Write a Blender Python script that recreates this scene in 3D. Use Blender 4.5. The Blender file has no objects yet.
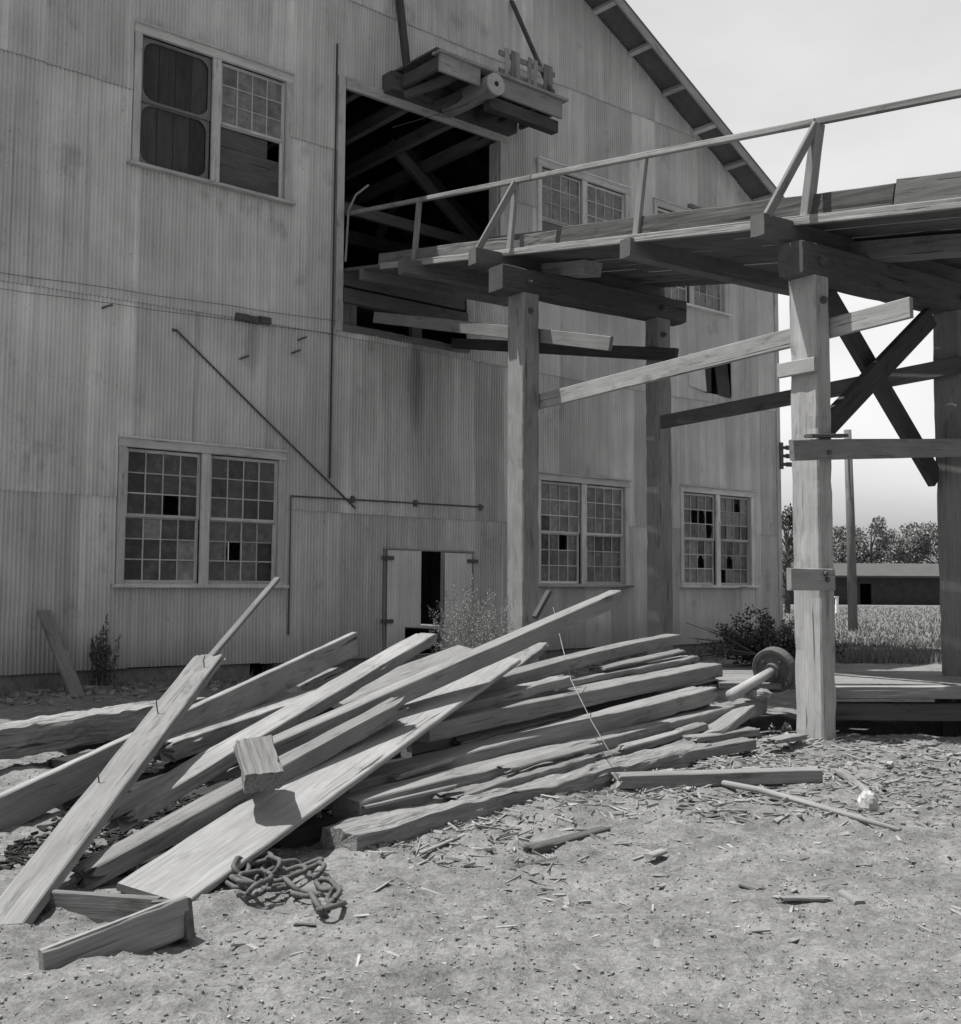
import bpy, math, random
from mathutils import Vector, Matrix, noise
random.seed(7)
C = bpy.context.scene.collection
R = math.radians
U = random.uniform

# ------------------------------------------------------------------ camera
F = 1150.0; CX, CY = 473.0, 495.0; P = math.atan(92 / 1150.0); ROLL = R(0.3); EYE = 1.3
cR, sR, cP, sP = math.cos(ROLL), math.sin(ROLL), math.cos(P), math.sin(P)
RIGHT = Vector((cR, -sR * sP, sR * cP)); UP = Vector((-sR, -cR * sP, cR * cP)); FWD = Vector((0, cP, sP))
def at(x, y, Y):
    """world point seen in the direction of a photo pixel at a measured distance Y"""
    d = FWD + RIGHT * ((x - CX) / F) - UP * ((y - CY) / F)
    k = Y / d.y
    return Vector((d.x * k, Y, EYE + d.z * k))

# ------------------------------------------------------------------ mesh building
class MB:
    def __init__(s):
        s.v = []; s.f = []; s.g = []; s.t = []; s.o = Vector((U(0, 40), U(0, 40), U(0, 40))); s.tone = 0.5
    def vert(s, p, g=None, t=None):
        s.v.append(Vector(p)); s.g.append(Vector(g) if g is not None else Vector(p)); s.t.append(s.tone if t is None else t)
        return len(s.v) - 1
    def quad(s, a, b, c, d, t=None):
        i = [s.vert(p, None, t) for p in (a, b, c, d)]; s.f.append(i)
    def poly(s, pts, t=None):
        s.f.append([s.vert(p, None, t) for p in pts])
    def beam(s, p0, p1, w, h, up=(0, 0, 1), anchor=(0.5, 0.5), tone=None, nseg=1, rough=0.0, jag=(0, 0), cham=0.006, bow=0.0):
        """timber from p0 to p1; w across, h along up; anchor = where in the section the line p0-p1 runs"""
        p0 = Vector(p0); p1 = Vector(p1); x = p1 - p0; L = x.length; x.normalize()
        up = Vector(up); y = up.cross(x)
        if y.length < 1e-4: y = Vector((1, 0, 0)).cross(x)
        y.normalize(); z = x.cross(y)
        s._prism(lambda a, b, c: p0 + x * a + y * (b - (anchor[0] - 0.5) * w) + z * (c - (anchor[1] - 0.5) * h), L, w, h, tone, nseg, rough, jag, cham, bow)
    def _prism(s, fn, L, w, h, tone, nseg, rough, jag, cham, bow):
        tone = U(0, 1) if tone is None else tone
        off = Vector((U(0, 60), U(0, 60), U(0, 60)))
        c = min(cham, w * 0.3, h * 0.3); a, b = w / 2, h / 2
        def side(q0, q1, n):
            return [(q0[0] + (q1[0] - q0[0]) * i / n, q0[1] + (q1[1] - q0[1]) * i / n) for i in range(n + 1)]
        nw, nh = (1, 1) if rough == 0 else (4, 3) if rough < .005 else (11, 6)
        sec = side((-a + c, b), (a - c, b), nw) + side((a, b - c), (a, -b + c), nh) + side((a - c, -b), (-a + c, -b), nw) + side((-a, -b + c), (-a, b - c), nh)
        K = len(sec); ns = max(1, nseg); base = len(s.v)
        for i in range(ns + 1):
            u = i / ns; xx = u * L
            for k, (yy, zz) in enumerate(sec):
                X, Y2, Z2 = xx, yy, zz
                if rough:
                    n1 = noise.noise_vector(Vector((xx * 2.2, yy * 9, zz * 9)) + off)
                    n2 = noise.noise_vector(Vector((xx * 7, yy * 30, zz * 30)) + off)
                    gr_ = noise.noise(Vector((xx * 1.1, yy * 40, zz * 40)) + off) + .5 * noise.noise(Vector((xx * 3.5, yy * 85, zz * 85)) + off)
                    kx = min(1.0, rough / .012); dp = 1 + max(-.5, min(0, gr_ + .12)) * kx * .55
                    edge = noise.noise(Vector((xx * 6, 5 + (yy > 0) * 9, (zz > 0) * 7)) + off)
                    Y2 += (n1.y * .45 + n2.y * .5) * rough; Z2 += (n1.z * .45 + n2.z * .5) * rough
                    if abs(zz) > b * .9: Z2 *= 1 + (dp - 1) * min(1.0, .03 / b)
                    elif abs(yy) > a * .9: Y2 *= 1 + (dp - 1) * min(1.0, .03 / a)
                    if abs(yy) > a * .55 and abs(zz) > b * .55 and edge > .12: q_ = 1 - min(.30, (edge - .12) * .9) * kx * min(1, .05 / max(a, b)); Y2 *= q_; Z2 *= q_
                Z2 += bow * (1 - (2 * u - 1) ** 2)
                if i == 0 and jag[0]: X += abs(noise.noise(Vector((yy * 33, zz * 33, 3)) + off)) * jag[0] + U(0, .2) * jag[0]
                if i == ns and jag[1]: X -= abs(noise.noise(Vector((yy * 33, zz * 33, 9)) + off)) * jag[1] * 1.6 + U(0, .25) * jag[1]
                s.vert(fn(X, Y2, Z2), Vector((xx, yy, zz)) + off, tone)
        for i in range(ns):
            for k in range(K):
                a0 = base + i * K + k; a1 = base + i * K + (k + 1) % K
                s.f.append([a0, a0 + K, a1 + K, a1])
        for i, rev in ((0, True), (ns, False)):
            idx = [base + i * K + k for k in range(K)]
            # the end grain gets its own verts: rings of the log, not streaks
            cidx = []
            for k, j in enumerate(idx):
                yy, zz = sec[k]
                cidx.append(s.vert(s.v[j], Vector((zz * .25, yy, zz)) + off * 1.7, tone))
            if jag[0 if i == 0 else 1]:
                cen = sum((s.v[j] for j in idx), Vector()) / K
                m = s.vert(cen, off * 1.7, tone)
                for k in range(K):
                    q = [cidx[k], cidx[(k + 1) % K], m]
                    s.f.append(q if rev else q[::-1])
            else:
                s.f.append(cidx if rev else cidx[::-1])
    def box(s, lo, hi, tone=None, frame=None):
        lo = Vector(lo); hi = Vector(hi); fr = frame or (lambda a, b, c: Vector((a, b, c)))
        i0 = len(s.v)
        for c in (lo.z, hi.z):
            for b in (lo.y, hi.y):
                for a in (lo.x, hi.x): s.vert(fr(a, b, c), None, tone)
        for q in ((0, 2, 3, 1), (4, 5, 7, 6), (0, 1, 5, 4), (2, 6, 7, 3), (0, 4, 6, 2), (1, 3, 7, 5)):
            s.f.append([i0 + k for k in q])
    def tube(s, pts, r, n=8, tone=None, cap=True):
        pts = [Vector(p) for p in pts]; rs = r if isinstance(r, (list, tuple)) else [r] * len(pts)
        b = len(s.v); L = 0; ref = None
        for i, p in enumerate(pts):
            d = (pts[min(i + 1, len(pts) - 1)] - pts[max(i - 1, 0)]).normalized()
            if ref is None or abs(ref.dot(d)) > .95: ref = Vector((0, 0, 1)) if abs(d.z) < .9 else Vector((1, 0, 0))
            y = ref.cross(d).normalized(); z = d.cross(y)
            if i: L += (p - pts[i - 1]).length
            for k in range(n):
                a = 2 * math.pi * k / n
                s.vert(p + y * math.cos(a) * rs[i] + z * math.sin(a) * rs[i], Vector((L, math.cos(a) * rs[i], math.sin(a) * rs[i])) + s.o, tone)
        for i in range(len(pts) - 1):
            for k in range(n):
                a0 = b + i * n + k; a1 = b + i * n + (k + 1) % n
                s.f.append([a0, a1, a1 + n, a0 + n])
        if cap:
            s.f.append([b + k for k in range(n)][::-1]); s.f.append([b + (len(pts) - 1) * n + k for k in range(n)])
    def build(s, name, mat, parent=None, smooth=False, bevel=0):
        me = bpy.data.meshes.new(name); org = Vector((0, 0, 0))
        q = parent
        while q is not None: org = org + q.location; q = q.parent
        me.from_pydata([v - org for v in s.v], [], s.f); me.update()
        a = me.attributes.new('grain', 'FLOAT_VECTOR', 'POINT'); a.data.foreach_set('vector', [c for g in s.g for c in g])
        a = me.attributes.new('tone', 'FLOAT', 'POINT'); a.data.foreach_set('value', s.t)
        if smooth: me.polygons.foreach_set('use_smooth', [True] * len(me.polygons))
        me.materials.append(mat)
        o = bpy.data.objects.new(name, me); C.objects.link(o)
        if parent: o.parent = parent
        if bevel:
            m = o.modifiers.new('b', 'BEVEL'); m.width = bevel; m.segments = 2; m.limit_method = 'ANGLE'
        return o

def tag(o, label=None, cat=None, group=None, kind=None):
    if label: o['label'] = label
    if cat: o['category'] = cat
    if group: o['group'] = group
    if kind: o['kind'] = kind
    return o
def empty(name, loc, label, cat, group=None):
    o = bpy.data.objects.new(name, None); C.objects.link(o); o.location = Vector(loc); o.empty_display_size = .2
    return tag(o, label, cat, group)

# ------------------------------------------------------------------ materials (all neutral greys: a black and white photograph)
class NT:
    def __init__(s, name, rough=.85, spec=.25):
        s.m = bpy.data.materials.new(name); s.m.use_nodes = True; s.n = s.m.node_tree.nodes; s.l = s.m.node_tree.links
        s.b = s.n['Principled BSDF']; s.b.inputs['Roughness'].default_value = rough; s.b.inputs['Specular IOR Level'].default_value = spec
    def add(s, t, **k):
        x = s.n.new(t)
        for a, v in k.items(): setattr(x, a, v)
        return x
    def link(s, a, b): s.l.new(a, b)
    def val(s, sock, v):
        if isinstance(v, (int, float)): sock.default_value = v
        else: s.link(v, sock)
    def math(s, op, a, b=0.0, c=None, clamp=False):
        x = s.add('ShaderNodeMath', operation=op, use_clamp=clamp); s.val(x.inputs[0], a); s.val(x.inputs[1], b)
        if c is not None: s.val(x.inputs[2], c)
        return x.outputs[0]
    def attr(s, name):
        x = s.add('ShaderNodeAttribute', attribute_name=name); return x
    def mapping(s, vec, scale, loc=(0, 0, 0)):
        x = s.add('ShaderNodeMapping'); s.link(vec, x.inputs[0]); x.inputs['Scale'].default_value = scale; x.inputs['Location'].default_value = loc; return x.outputs[0]
    def noise(s, vec, scale=1, detail=4, rough=.6, dist=0):
        x = s.add('ShaderNodeTexNoise'); s.link(vec, x.inputs['Vector']); x.inputs['Scale'].default_value = scale
        x.inputs['Detail'].default_value = detail; x.inputs['Roughness'].default_value = rough; x.inputs['Distortion'].default_value = dist
        return x.outputs['Fac']
    def rng(s, v, a, b, c, d, clamp=True):
        x = s.add('ShaderNodeMapRange', clamp=clamp); s.val(x.inputs[0], v)
        for i, q in enumerate((a, b, c, d)): x.inputs[i + 1].default_value = q
        return x.outputs[0]
    def base(s, v):
        x = s.add('ShaderNodeCombineColor'); 
        for i in range(3): s.link(v, x.inputs[i])
        s.link(x.outputs[0], s.b.inputs['Base Color'])
    def bump(s, h, strength, dist=.01):
        x = s.add('ShaderNodeBump'); x.inputs['Strength'].default_value = strength; x.inputs['Distance'].default_value = dist
        s.link(h, x.inputs['Height']); s.link(x.outputs[0], s.b.inputs['Normal'])
    def pos(s): return s.add('ShaderNodeNewGeometry').outputs['Position']

def wood(name, base, var=.35, bump=.5, rough=.85):
    t = NT(name, rough, .2); g = t.attr('grain').outputs['Vector']; tn = t.attr('tone').outputs['Fac']
    rnd = t.add('ShaderNodeObjectInfo').outputs['Random']
    # wavy grain: warp the across-grain coordinates with a slow noise
    warp = t.noise(t.mapping(g, (1.1, 5, 5)), 1, 2)
    wv = t.add('ShaderNodeVectorMath', operation='ADD'); t.link(g, wv.inputs[0])
    cx = t.add('ShaderNodeCombineXYZ'); w2 = t.math('MULTIPLY', warp, .05); t.link(w2, cx.inputs[1]); t.link(w2, cx.inputs[2]); t.link(cx.outputs[0], wv.inputs[1])
    v = wv.outputs[0]
    s1 = t.noise(t.mapping(v, (1.5, 60, 60)), 1, 6, .7)
    s2 = t.noise(t.mapping(v, (6, 230, 230)), 1, 3, .6)
    patch = t.noise(t.mapping(v, (1.6, 4, 4)), 1, 4, .6)
    crack = t.rng(t.noise(t.mapping(v, (.8, 75, 75), (3, 8, 1)), 1, 2, .5), .27, .32, 0, 1)
    vo = t.add('ShaderNodeTexVoronoi'); t.link(t.mapping(v, (1.7, 7, 7)), vo.inputs['Vector']); vo.inputs['Scale'].default_value = 1
    kn = t.noise(t.mapping(v, (.9, 3, 3), (7, 1, 2)), 1, 2)
    knot = t.rng(t.math('ADD', vo.outputs['Distance'], t.rng(kn, .4, .62, .12, 0)), .05, .12, .5, 1)
    stain = t.rng(t.noise(t.mapping(v, (2.4, 9, 9), (1, 5, 3)), 1, 6, .7, .4), .56, .70, 1, .55)
    split = t.rng(t.noise(t.mapping(v, (.45, 26, 26), (4, 2, 8)), 1, 3, .55), .30, .325, 0, 1)
    a = t.math('MULTIPLY', t.rng(s1, .3, .7, 1 - var, 1 + var * .7), t.rng(s2, .3, .7, .88, 1.10))
    a = t.math('MULTIPLY', a, t.rng(patch, .3, .7, .80, 1.14))
    a = t.math('MULTIPLY', a, t.rng(crack, 0, 1, .5, 1))
    a = t.math('MULTIPLY', a, knot); a = t.math('MULTIPLY', a, stain); a = t.math('MULTIPLY', a, t.rng(split, 0, 1, .3, 1))
    a = t.math('MULTIPLY', a, t.rng(tn, 0, 1, .8, 1.2))
    a = t.math('MULTIPLY', a, t.rng(rnd, 0, 1, .74, 1.22))
    a = t.math('MULTIPLY', a, base)
    t.base(a)
    h = t.math('ADD', t.math('MULTIPLY', s1, .7), t.math('MULTIPLY', crack, .8)); h = t.math('ADD', h, t.math('MULTIPLY', s2, .4)); h = t.math('ADD', h, t.math('MULTIPLY', split, 1.5))
    t.bump(h, bump, .006)
    return t.m
def plain(name, base, var=.2, scale=8, rough=.85, bump=.2, spec=.25, metal=0):
    t = NT(name, rough, spec); p = t.pos()
    n = t.noise(p, scale, 5, .6); n2 = t.noise(p, scale * 6, 3, .6)
    tn = t.attr('tone').outputs['Fac']
    a = t.math('MULTIPLY', t.rng(n, .3, .7, 1 - var, 1 + var), t.rng(n2, .3, .7, 1 - var * .6, 1 + var * .6))
    a = t.math('MULTIPLY', a, t.rng(tn, 0, 1, .7, 1.3))
    t.base(t.math('MULTIPLY', a, base)); t.bump(n2, bump, .01); t.b.inputs['Metallic'].default_value = metal
    return t.m

M = {}
M['lumber'] = wood('weathered_lumber', .26, .24, .45)
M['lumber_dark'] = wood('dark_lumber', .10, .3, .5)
M['bark'] = wood('rough_bark_wood', .23, .45, 1.0)
M['shade_wood'] = wood('shade_black_wood', .045, .3, .6)  # near-black colour carries the shade inside the pile
M['timber'] = wood('trestle_timber', .35, .2, .4)
M['deckwood'] = wood('deck_wood', .15, .2, .5)
M['railwood'] = wood('rail_wood', .31, .15, .4)
M['paint'] = wood('faded_painted_wood', .62, .14, .25, .7)
M['innerwood'] = wood('inner_wood', .24, .3, .4)
M['concrete'] = plain('foundation_stone', .22, .35, 3, bump=.5)
M['iron'] = plain('rusty_iron', .10, .3, 20, rough=.7, bump=.3, spec=.4)
M['wire'] = plain('old_wire', .06, .1, 20, rough=.6)
M['pale'] = plain('pale_stone', .45, .2, 14, bump=.5)
M['chip'] = plain('wood_chip', .27, .25, 12)
M['shade_litter'] = plain('shade_dark_litter', .03, .3, 12)  # near-black so the ground under the pile looks shaded
M['stonechip'] = plain('stone_chip', .26, .25, 12, bump=.5)
M['roof'] = plain('roof_metal', .15, .2, 1.5)
M['dark'] = plain('dark_interior', .03, .2, 2)
M['shedroof'] = plain('pale_roof', .10, .1, 1)
M['shedwall'] = plain('dark_boards', .05, .3, 2)
M['white'] = plain('white_paint', .75, .1, 5)

def foliage(name, base, var=.4, trans=.25):
    t = NT(name, .7, .2); tn = t.attr('tone').outputs['Fac']
    t.base(t.math('MULTIPLY', t.rng(tn, 0, 1, 1 - var, 1 + var), base))
    return t.m
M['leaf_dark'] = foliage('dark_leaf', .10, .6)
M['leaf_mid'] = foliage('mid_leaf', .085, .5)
M['leaf_hazed'] = foliage('hazed_tree_leaf', .24, .4)  # lightened leaf colour stands in for distant haze
M['weed_pale'] = foliage('dry_weed', .28, .4)
M['flower'] = foliage('pale_bloom', .42, .3)
M['grass'] = foliage('field_grass', .21, .25)
M['trunk'] = plain('tree_bark', .09, .3, 5, bump=.5)

# corrugated sheet iron: 'grain' carries (s, z, sheet row)
def metal():
    t = NT('corrugated_iron', .62, .35); g = t.attr('grain').outputs['Vector']; tn = t.attr('tone').outputs['Fac']
    streak = t.noise(t.mapping(g, (7, .28, 1)), 1, 5, .65)
    fine = t.noise(t.mapping(g, (40, 1.5, 1)), 1, 3, .6)
    blot = t.noise(t.mapping(g, (.9, .7, 1)), 1, 5, .6)
    sp = t.add('ShaderNodeSeparateXYZ'); t.link(g, sp.inputs[0]); S, Z = sp.outputs[0], sp.outputs[1]
    a = t.math('MULTIPLY', t.rng(streak, .25, .75, .84, 1.12), t.rng(fine, .3, .7, .97, 1.03))
    a = t.math('MULTIPLY', a, t.rng(blot, .3, .7, .84, 1.12))
    a = t.math('MULTIPLY', a, t.rng(tn, 0, 1, .87, 1.13))
    # narrow run-off stain below the slot under the trestle deck, and splash dirt along the foot of the wall
    def blob(s0, z0, ws, wz):
        x = t.math('DIVIDE', t.math('SUBTRACT', S, s0), ws); z = t.math('DIVIDE', t.math('SUBTRACT', Z, z0), wz)
        d = t.math('ADD', t.math('MULTIPLY', x, x), t.math('MULTIPLY', z, z))
        d = t.math('ADD', d, t.math('MULTIPLY', t.math('SUBTRACT', streak, .5), 1.6))
        return t.math('SUBTRACT', 1, d, clamp=True)
    a = t.math('MULTIPLY', a, t.math('SUBTRACT', 1, t.math('MULTIPLY', blob(1.42, 4.55, .20, .95), .4)))
    a = t.math('MULTIPLY', a, t.math('SUBTRACT', 1, t.math('MULTIPLY', blob(1.5, 4.2, 1.9, 2.2), .15)))  # wide faint darkening of the sheeting below the deck
    a = t.math('MULTIPLY', a, t.math('SUBTRACT', 1, t.math('MULTIPLY', blob(-1.55, 4.7, .14, .55), .3)))
    a = t.math('MULTIPLY', a, t.math('SUBTRACT', 1, t.math('MULTIPLY', blob(9.6, 4.6, .5, 1.6), .2)))
    dirt = t.math('MULTIPLY', t.rng(Z, .2, .75, 1, 0), t.rng(blot, .35, .65, .1, .5))
    a = t.math('MULTIPLY', a, t.math('SUBTRACT', 1, dirt))
    runs = t.noise(t.mapping(g, (11, .16, 1), (3, 1, 0)), 1, 4, .6); runs2 = t.noise(t.mapping(g, (5, .22, 1), (9, 4, 0)), 1, 3, .5)
    a = t.math('MULTIPLY', a, t.rng(runs, .60, .75, 1, .72)); a = t.math('MULTIPLY', a, t.rng(runs2, .58, .7, 1, 1.13))
    rust = t.rng(t.noise(t.mapping(g, (1.6, 1.1, 1), (2, 7, 0)), 1, 6, .7), .58, .72, 1, .72); a = t.math('MULTIPLY', a, rust)
    nx_ = t.math('SUBTRACT', t.math('FRACT', t.math('DIVIDE', S, .165)), .5); nz_ = t.math('SUBTRACT', t.math('FRACT', t.math('DIVIDE', Z, .87)), .5)
    nd = t.math('SQRT', t.math('ADD', t.math('POWER', t.math('MULTIPLY', nx_, .165), 2), t.math('POWER', t.math('MULTIPLY', nz_, .87), 2)))
    a = t.math('MULTIPLY', a, t.rng(nd, .008, .013, .5, 1))
    # rust pinholes and nail heads
    vo = t.add('ShaderNodeTexVoronoi'); t.link(t.mapping(g, (2.6, 1.8, 1)), vo.inputs['Vector']); vo.inputs['Scale'].default_value = 1
    a = t.math('MULTIPLY', a, t.rng(vo.outputs['Distance'], .015, .035, .55, 1))
    a = t.math('MULTIPLY', a, .70)
    t.base(a); t.b.inputs['Metallic'].default_value = .15
    t.bump(blot, .15, .02)
    return t.m
M['metal'] = metal()
def glass():
    t = NT('dusty_glass', .22, .5); tn = t.attr('tone').outputs['Fac']; p = t.pos()
    n = t.noise(p, 7, 5, .6); n2 = t.noise(p, 40, 3, .6)
    a = t.math('MULTIPLY', t.rng(tn, 0, 1, .04, .30), t.math('MULTIPLY', t.rng(n, .3, .7, .6, 1.3), t.rng(n2, .3, .7, .85, 1.1)))
    t.base(a); t.link(t.rng(n, .3, .7, .04, .38), t.b.inputs['Roughness'])
    return t.m
M['glass'] = glass()
def ground_mat():
    t = NT('dirt', .95, .1); p = t.pos()
    n0 = t.noise(p, .35, 4, .6); n1 = t.noise(p, 2.2, 6, .65); n2 = t.noise(p, 14, 5, .7); n3 = t.noise(p, 60, 4, .7)
    a = t.math('MULTIPLY', t.rng(n1, .3, .7, .68, 1.28), t.rng(n2, .3, .7, .70, 1.22))
    a = t.math('MULTIPLY', a, t.rng(n3, .3, .7, .7, 1.3))
    a = t.math('MULTIPLY', a, .228)
    sp = t.add('ShaderNodeSeparateXYZ'); t.link(p, sp.inputs[0])
    # the yard of trodden dirt gives way to grass beyond it
    edge = t.math('ADD', sp.outputs[1], t.math('MULTIPLY', t.math('SUBTRACT', n0, .5), 5))
    gm = t.rng(edge, 24, 27, 0, 1)
    gcol = t.math('MULTIPLY', t.rng(n1, .3, .7, .8, 1.2), .18)
    x = t.add('ShaderNodeMix', data_type='FLOAT'); t.link(gm, x.inputs[0]); t.link(a, x.inputs[2]); t.link(gcol, x.inputs[3])
    t.base(x.outputs[0])
    h = t.math('ADD', t.math('MULTIPLY', n2, .7), t.math('MULTIPLY', n3, .5))
    t.bump(h, .9, .03)
    return t.m
M['ground'] = ground_mat()

# ------------------------------------------------------------------ ground
def gh(x, y):
    k = max(0.0, min(1.0, (60 - abs(y)) / 40)) * max(0.0, min(1.0, (40 - abs(x)) / 25))
    v = Vector((x, y, 0))
    h = noise.noise(v * .45) * .035 + noise.noise(v * 1.7) * .045 + noise.noise(v * 4.3) * .03 + (noise.noise(v * 12) * .015 + noise.noise(v * 25) * .010 if 2 < y < 11 and -5 < x < 6 else 0)
    h += .10 * math.exp(-((x + .3) / 1.8) ** 2 - ((y - 8.2) / 1.7) ** 2)          # packed rubbish under the pile
    h += .10 * math.exp(-((x - 2.4) / .8) ** 2 - ((y - 9.3) / .45) ** 2)
    # hollow under the loading platform
    if x > 1.9: h -= .34 * math.exp(-((y - 11.15) / .5) ** 4) * min(1, (x - 1.9) * 2) * max(0, min(1, (9.5 - x)))
    return h * k - .004
def axis(parts):
    out = []
    for a, b, st in parts:
        n = max(1, int(round((b - a) / st)))
        out += [a + (b - a) * i / n for i in range(n)]
    out.append(parts[-1][1]); return out
gx = axis([(-900, -60, 120), (-60, -12, 4), (-12, -4, .4), (-4, 5.5, .018), (6, 14, .4), (14, 60, 4), (60, 900, 120)])
gy = axis([(-60, -4, 4), (-4, 2.5, .4), (2.5, 7, .015), (7, 10.5, .022), (10.5, 11.5, .05), (11.5, 16, .12), (16, 40, .6), (40, 100, 4), (100, 1500, 140)])
m = MB()
for y in gy:
    for x in gx: m.vert((x, y, gh(x, y)))
nx = len(gx)
for j in range(len(gy) - 1):
    for i in range(nx - 1): m.f.append([j * nx + i, j * nx + i + 1, (j + 1) * nx + i + 1, (j + 1) * nx + i])
tag(m.build('ground', M['ground'], smooth=True), kind='structure')

# ------------------------------------------------------------------ the mill building
W0 = Vector((-1.99, 17.2, 0)); wd = math.atan2(.651, .759)
W = Vector((math.cos(wd), math.sin(wd), 0)); N = Vector((W.y, -W.x, 0))
def wp(s, z, off=0.0): return W0 + W * s + N * off + Vector((0, 0, z))
SL, SR, SRIDGE = -8.05, 11.25, 1.6
def rake(s): return 14.17 - .52 * abs(s - SRIDGE)
DEPTH = 24.0
mill = empty('mill_building', wp(1.6, 0), 'tall gable-ended mill shed clad in weathered corrugated iron with broken many-paned windows', 'building')

OPEN = [(-3.38, -1.08, 1.33, 3.12), (-3.33, -1.08, 6.95, 8.75), (-.03, 3.17, 6.12, 8.95), (.0, 2.45, 5.2, 6.12),
        (4.15, 6.32, 1.37, 3.17), (8.02, 10.2, 1.37, 3.19), (4.17, 6.37, 6.95, 8.77), (7.3, 9.4, 6.95, 8.75),
        (8.72, 9.62, 5.22, 6.05), (1.52, 1.93, .25, 1.86), (1.22, 1.53, .25, .68)]
def sheeting(name, pos, s0, s1, ztop, openings, levels, zs, seed, period=.055):
    """corrugated iron cut round its openings; rows of sheets lap at the levels"""
    m = MB(); ds = period / 8; n = int(round((s1 - s0) / ds)); key = {}
    rowtone = {}
    def off(s, z, row, zb):
        o = .0165 * math.sin(2 * math.pi * s / period)
        fr = (s / .66) % 1.0
        o += .007 * fr + .014 * max(0, 1 - (z - zb) / .8)
        o += .022 * noise.noise(Vector((s * .8, z * .6, seed))) + .009 * noise.noise(Vector((s * 3, z * 2.0, seed + 5)))
        return o
    def V(i, z, row, zb, sheet):
        k = (i, round(z, 3), row, sheet)
        if k not in key:
            s = s0 + i * ds
            t = rowtone.setdefault((sheet, row), random.random())
            key[k] = m.vert(pos(s, z, off(s, z, row, zb)), (s, z, row * 3.1 + sheet * .37 % 1), t)
        return key[k]
    for i in range(n):
        sa = s0 + i * ds; sm = sa + ds / 2; top = ztop(sm); sheet = int(math.floor(sm / .66))
        cuts = [(a2, b2) for a, b, a2, b2 in openings if a < sm < b]
        for r in range(len(levels)):
            jit = .03 * math.sin(sheet * 12.9 + r * 4.1)
            zb = levels[r] + (jit if r else .015 * math.sin(sheet * 7.3)); zt = levels[r + 1] + .03 * math.sin(sheet * 12.9 + (r + 1) * 4.1) if r + 1 < len(levels) else 99
            lo, hi = zb, min(zt, top)
            if hi <= lo: continue
            spans = [(lo, hi)]
            for c0, c1 in cuts:
                new = []
                for a, b in spans:
                    if c1 <= a or c0 >= b: new.append((a, b)); continue
                    if c0 > a: new.append((a, c0))
                    if c1 < b: new.append((c1, b))
                spans = new
            for a, b in spans:
                zz = [a] + [q for q in zs if a + .05 < q < b - .05] + [b]
                for q0, q1 in zip(zz, zz[1:]):
                    e0 = q1 if q1 < top - 1e-6 else ztop(s0 + i * ds); e1 = q1 if q1 < top - 1e-6 else ztop(s0 + (i + 1) * ds)
                    m.f.append([V(i, q0, r, zb, sheet), V(i + 1, q0, r, zb, sheet), V(i + 1, e1, r, zb, sheet), V(i, e0, r, zb, sheet)])
    return m.build(name, M['metal'], mill, smooth=True)
ZS = [.25 + .5 * i for i in range(28)]
LEV = [.22, 2.42, 5.05, 7.95, 10.4, 12.4]
sheeting('wall_sheeting', lambda s, z, o: wp(s, z, o), SL, SR, lambda s: rake(s) - .02, OPEN, LEV, ZS, 1)
EAVE = rake(SR)
for s, sg in ((SR, 1), (SL, -1)):
    sheeting('wall_sheeting', lambda d, z, o, s=s, sg=sg: W0 + W * (s + sg * o) - N * d + Vector((0, 0, z)), 0.01, DEPTH, lambda d: EAVE - .05, [], [.22, 3.2, 6.2], [], 9 + sg, .11)
sheeting('wall_sheeting', lambda s, z, o: W0 + W * s - N * (DEPTH + o) + Vector((0, 0, z)), SL, SR, lambda s: rake(s) - .02, [], [.22, 3.2, 6.2, 9.2], [], 31, .11)
# roof: two slopes with a gable overhang
OV = .62
m = MB()
for sg in (-1, 1):
    a0, a1 = SRIDGE, (SR + .55 if sg > 0 else SL - .55)
    z0, z1 = rake(a0) + .02, rake(a1) + .02
    lo = [wp(a0, z0, OV), wp(a1, z1, OV), wp(a1, z1, -DEPTH - .6), wp(a0, z0, -DEPTH - .6)]
    hi = [p + Vector((0, 0, .09)) for p in lo]
    m.poly(lo); m.poly(hi[::-1])
    for k in range(4): m.poly([lo[k], lo[(k + 1) % 4], hi[(k + 1) % 4], hi[k]])
roof = m.build('roof', M['roof'], mill)
for sg in (-1, 1):                                     # lookouts under the overhang, a rafter against the wall and the barge board
    s = 1.0
    while s < 10.4:
        a = SRIDGE + sg * s; b = MB(); z = rake(a) - .055
        b.beam(wp(a, z, .03), wp(a, z, OV - .05), .09, .11, up=Vector((-sg * W.x * -.46, -sg * W.y * -.46, .88)))
        b.build('lookout', M['paint'], roof); s += .98
    b = MB(); e = SR + .5 if sg > 0 else SL - .5
    b.beam(wp(SRIDGE, rake(SRIDGE) - .04, OV - .02), wp(e, rake(e) - .04, OV - .02), .045, .16, nseg=1)
    b.build('barge_board', M['railwood'], roof)
# foundation
m = MB()
def fbox(s0, s1, z0, z1, o0, o1, mm=m): mm.box((s0, o0, z0), (s1, o1, z1), None, lambda a, b, c: wp(a, c, b))
for a_ in ((SL, -1.46, -.4, .215, -.35, -.03), (-1.08, SR, -.4, .215, -.35, -.03), (-1.46, -1.08, -.4, .02, -.35, -.03), (SL, SR, -.4, .21, -DEPTH, -DEPTH + .3)):
    m = MB(); fbox(*a_, m); m.build('foundation', M['concrete'], mill)
m = MB(); fbox(SL + .1, SR - .1, -.05, .1, -DEPTH + .2, -.4, m); m.build('floor', M['dark'], mill)
m = MB(); fbox(SL + .1, SR - .1, 5.95, 6.08, -DEPTH + .2, -.12, m); m.build('upper_floor', M['innerwood'], mill)
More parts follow.
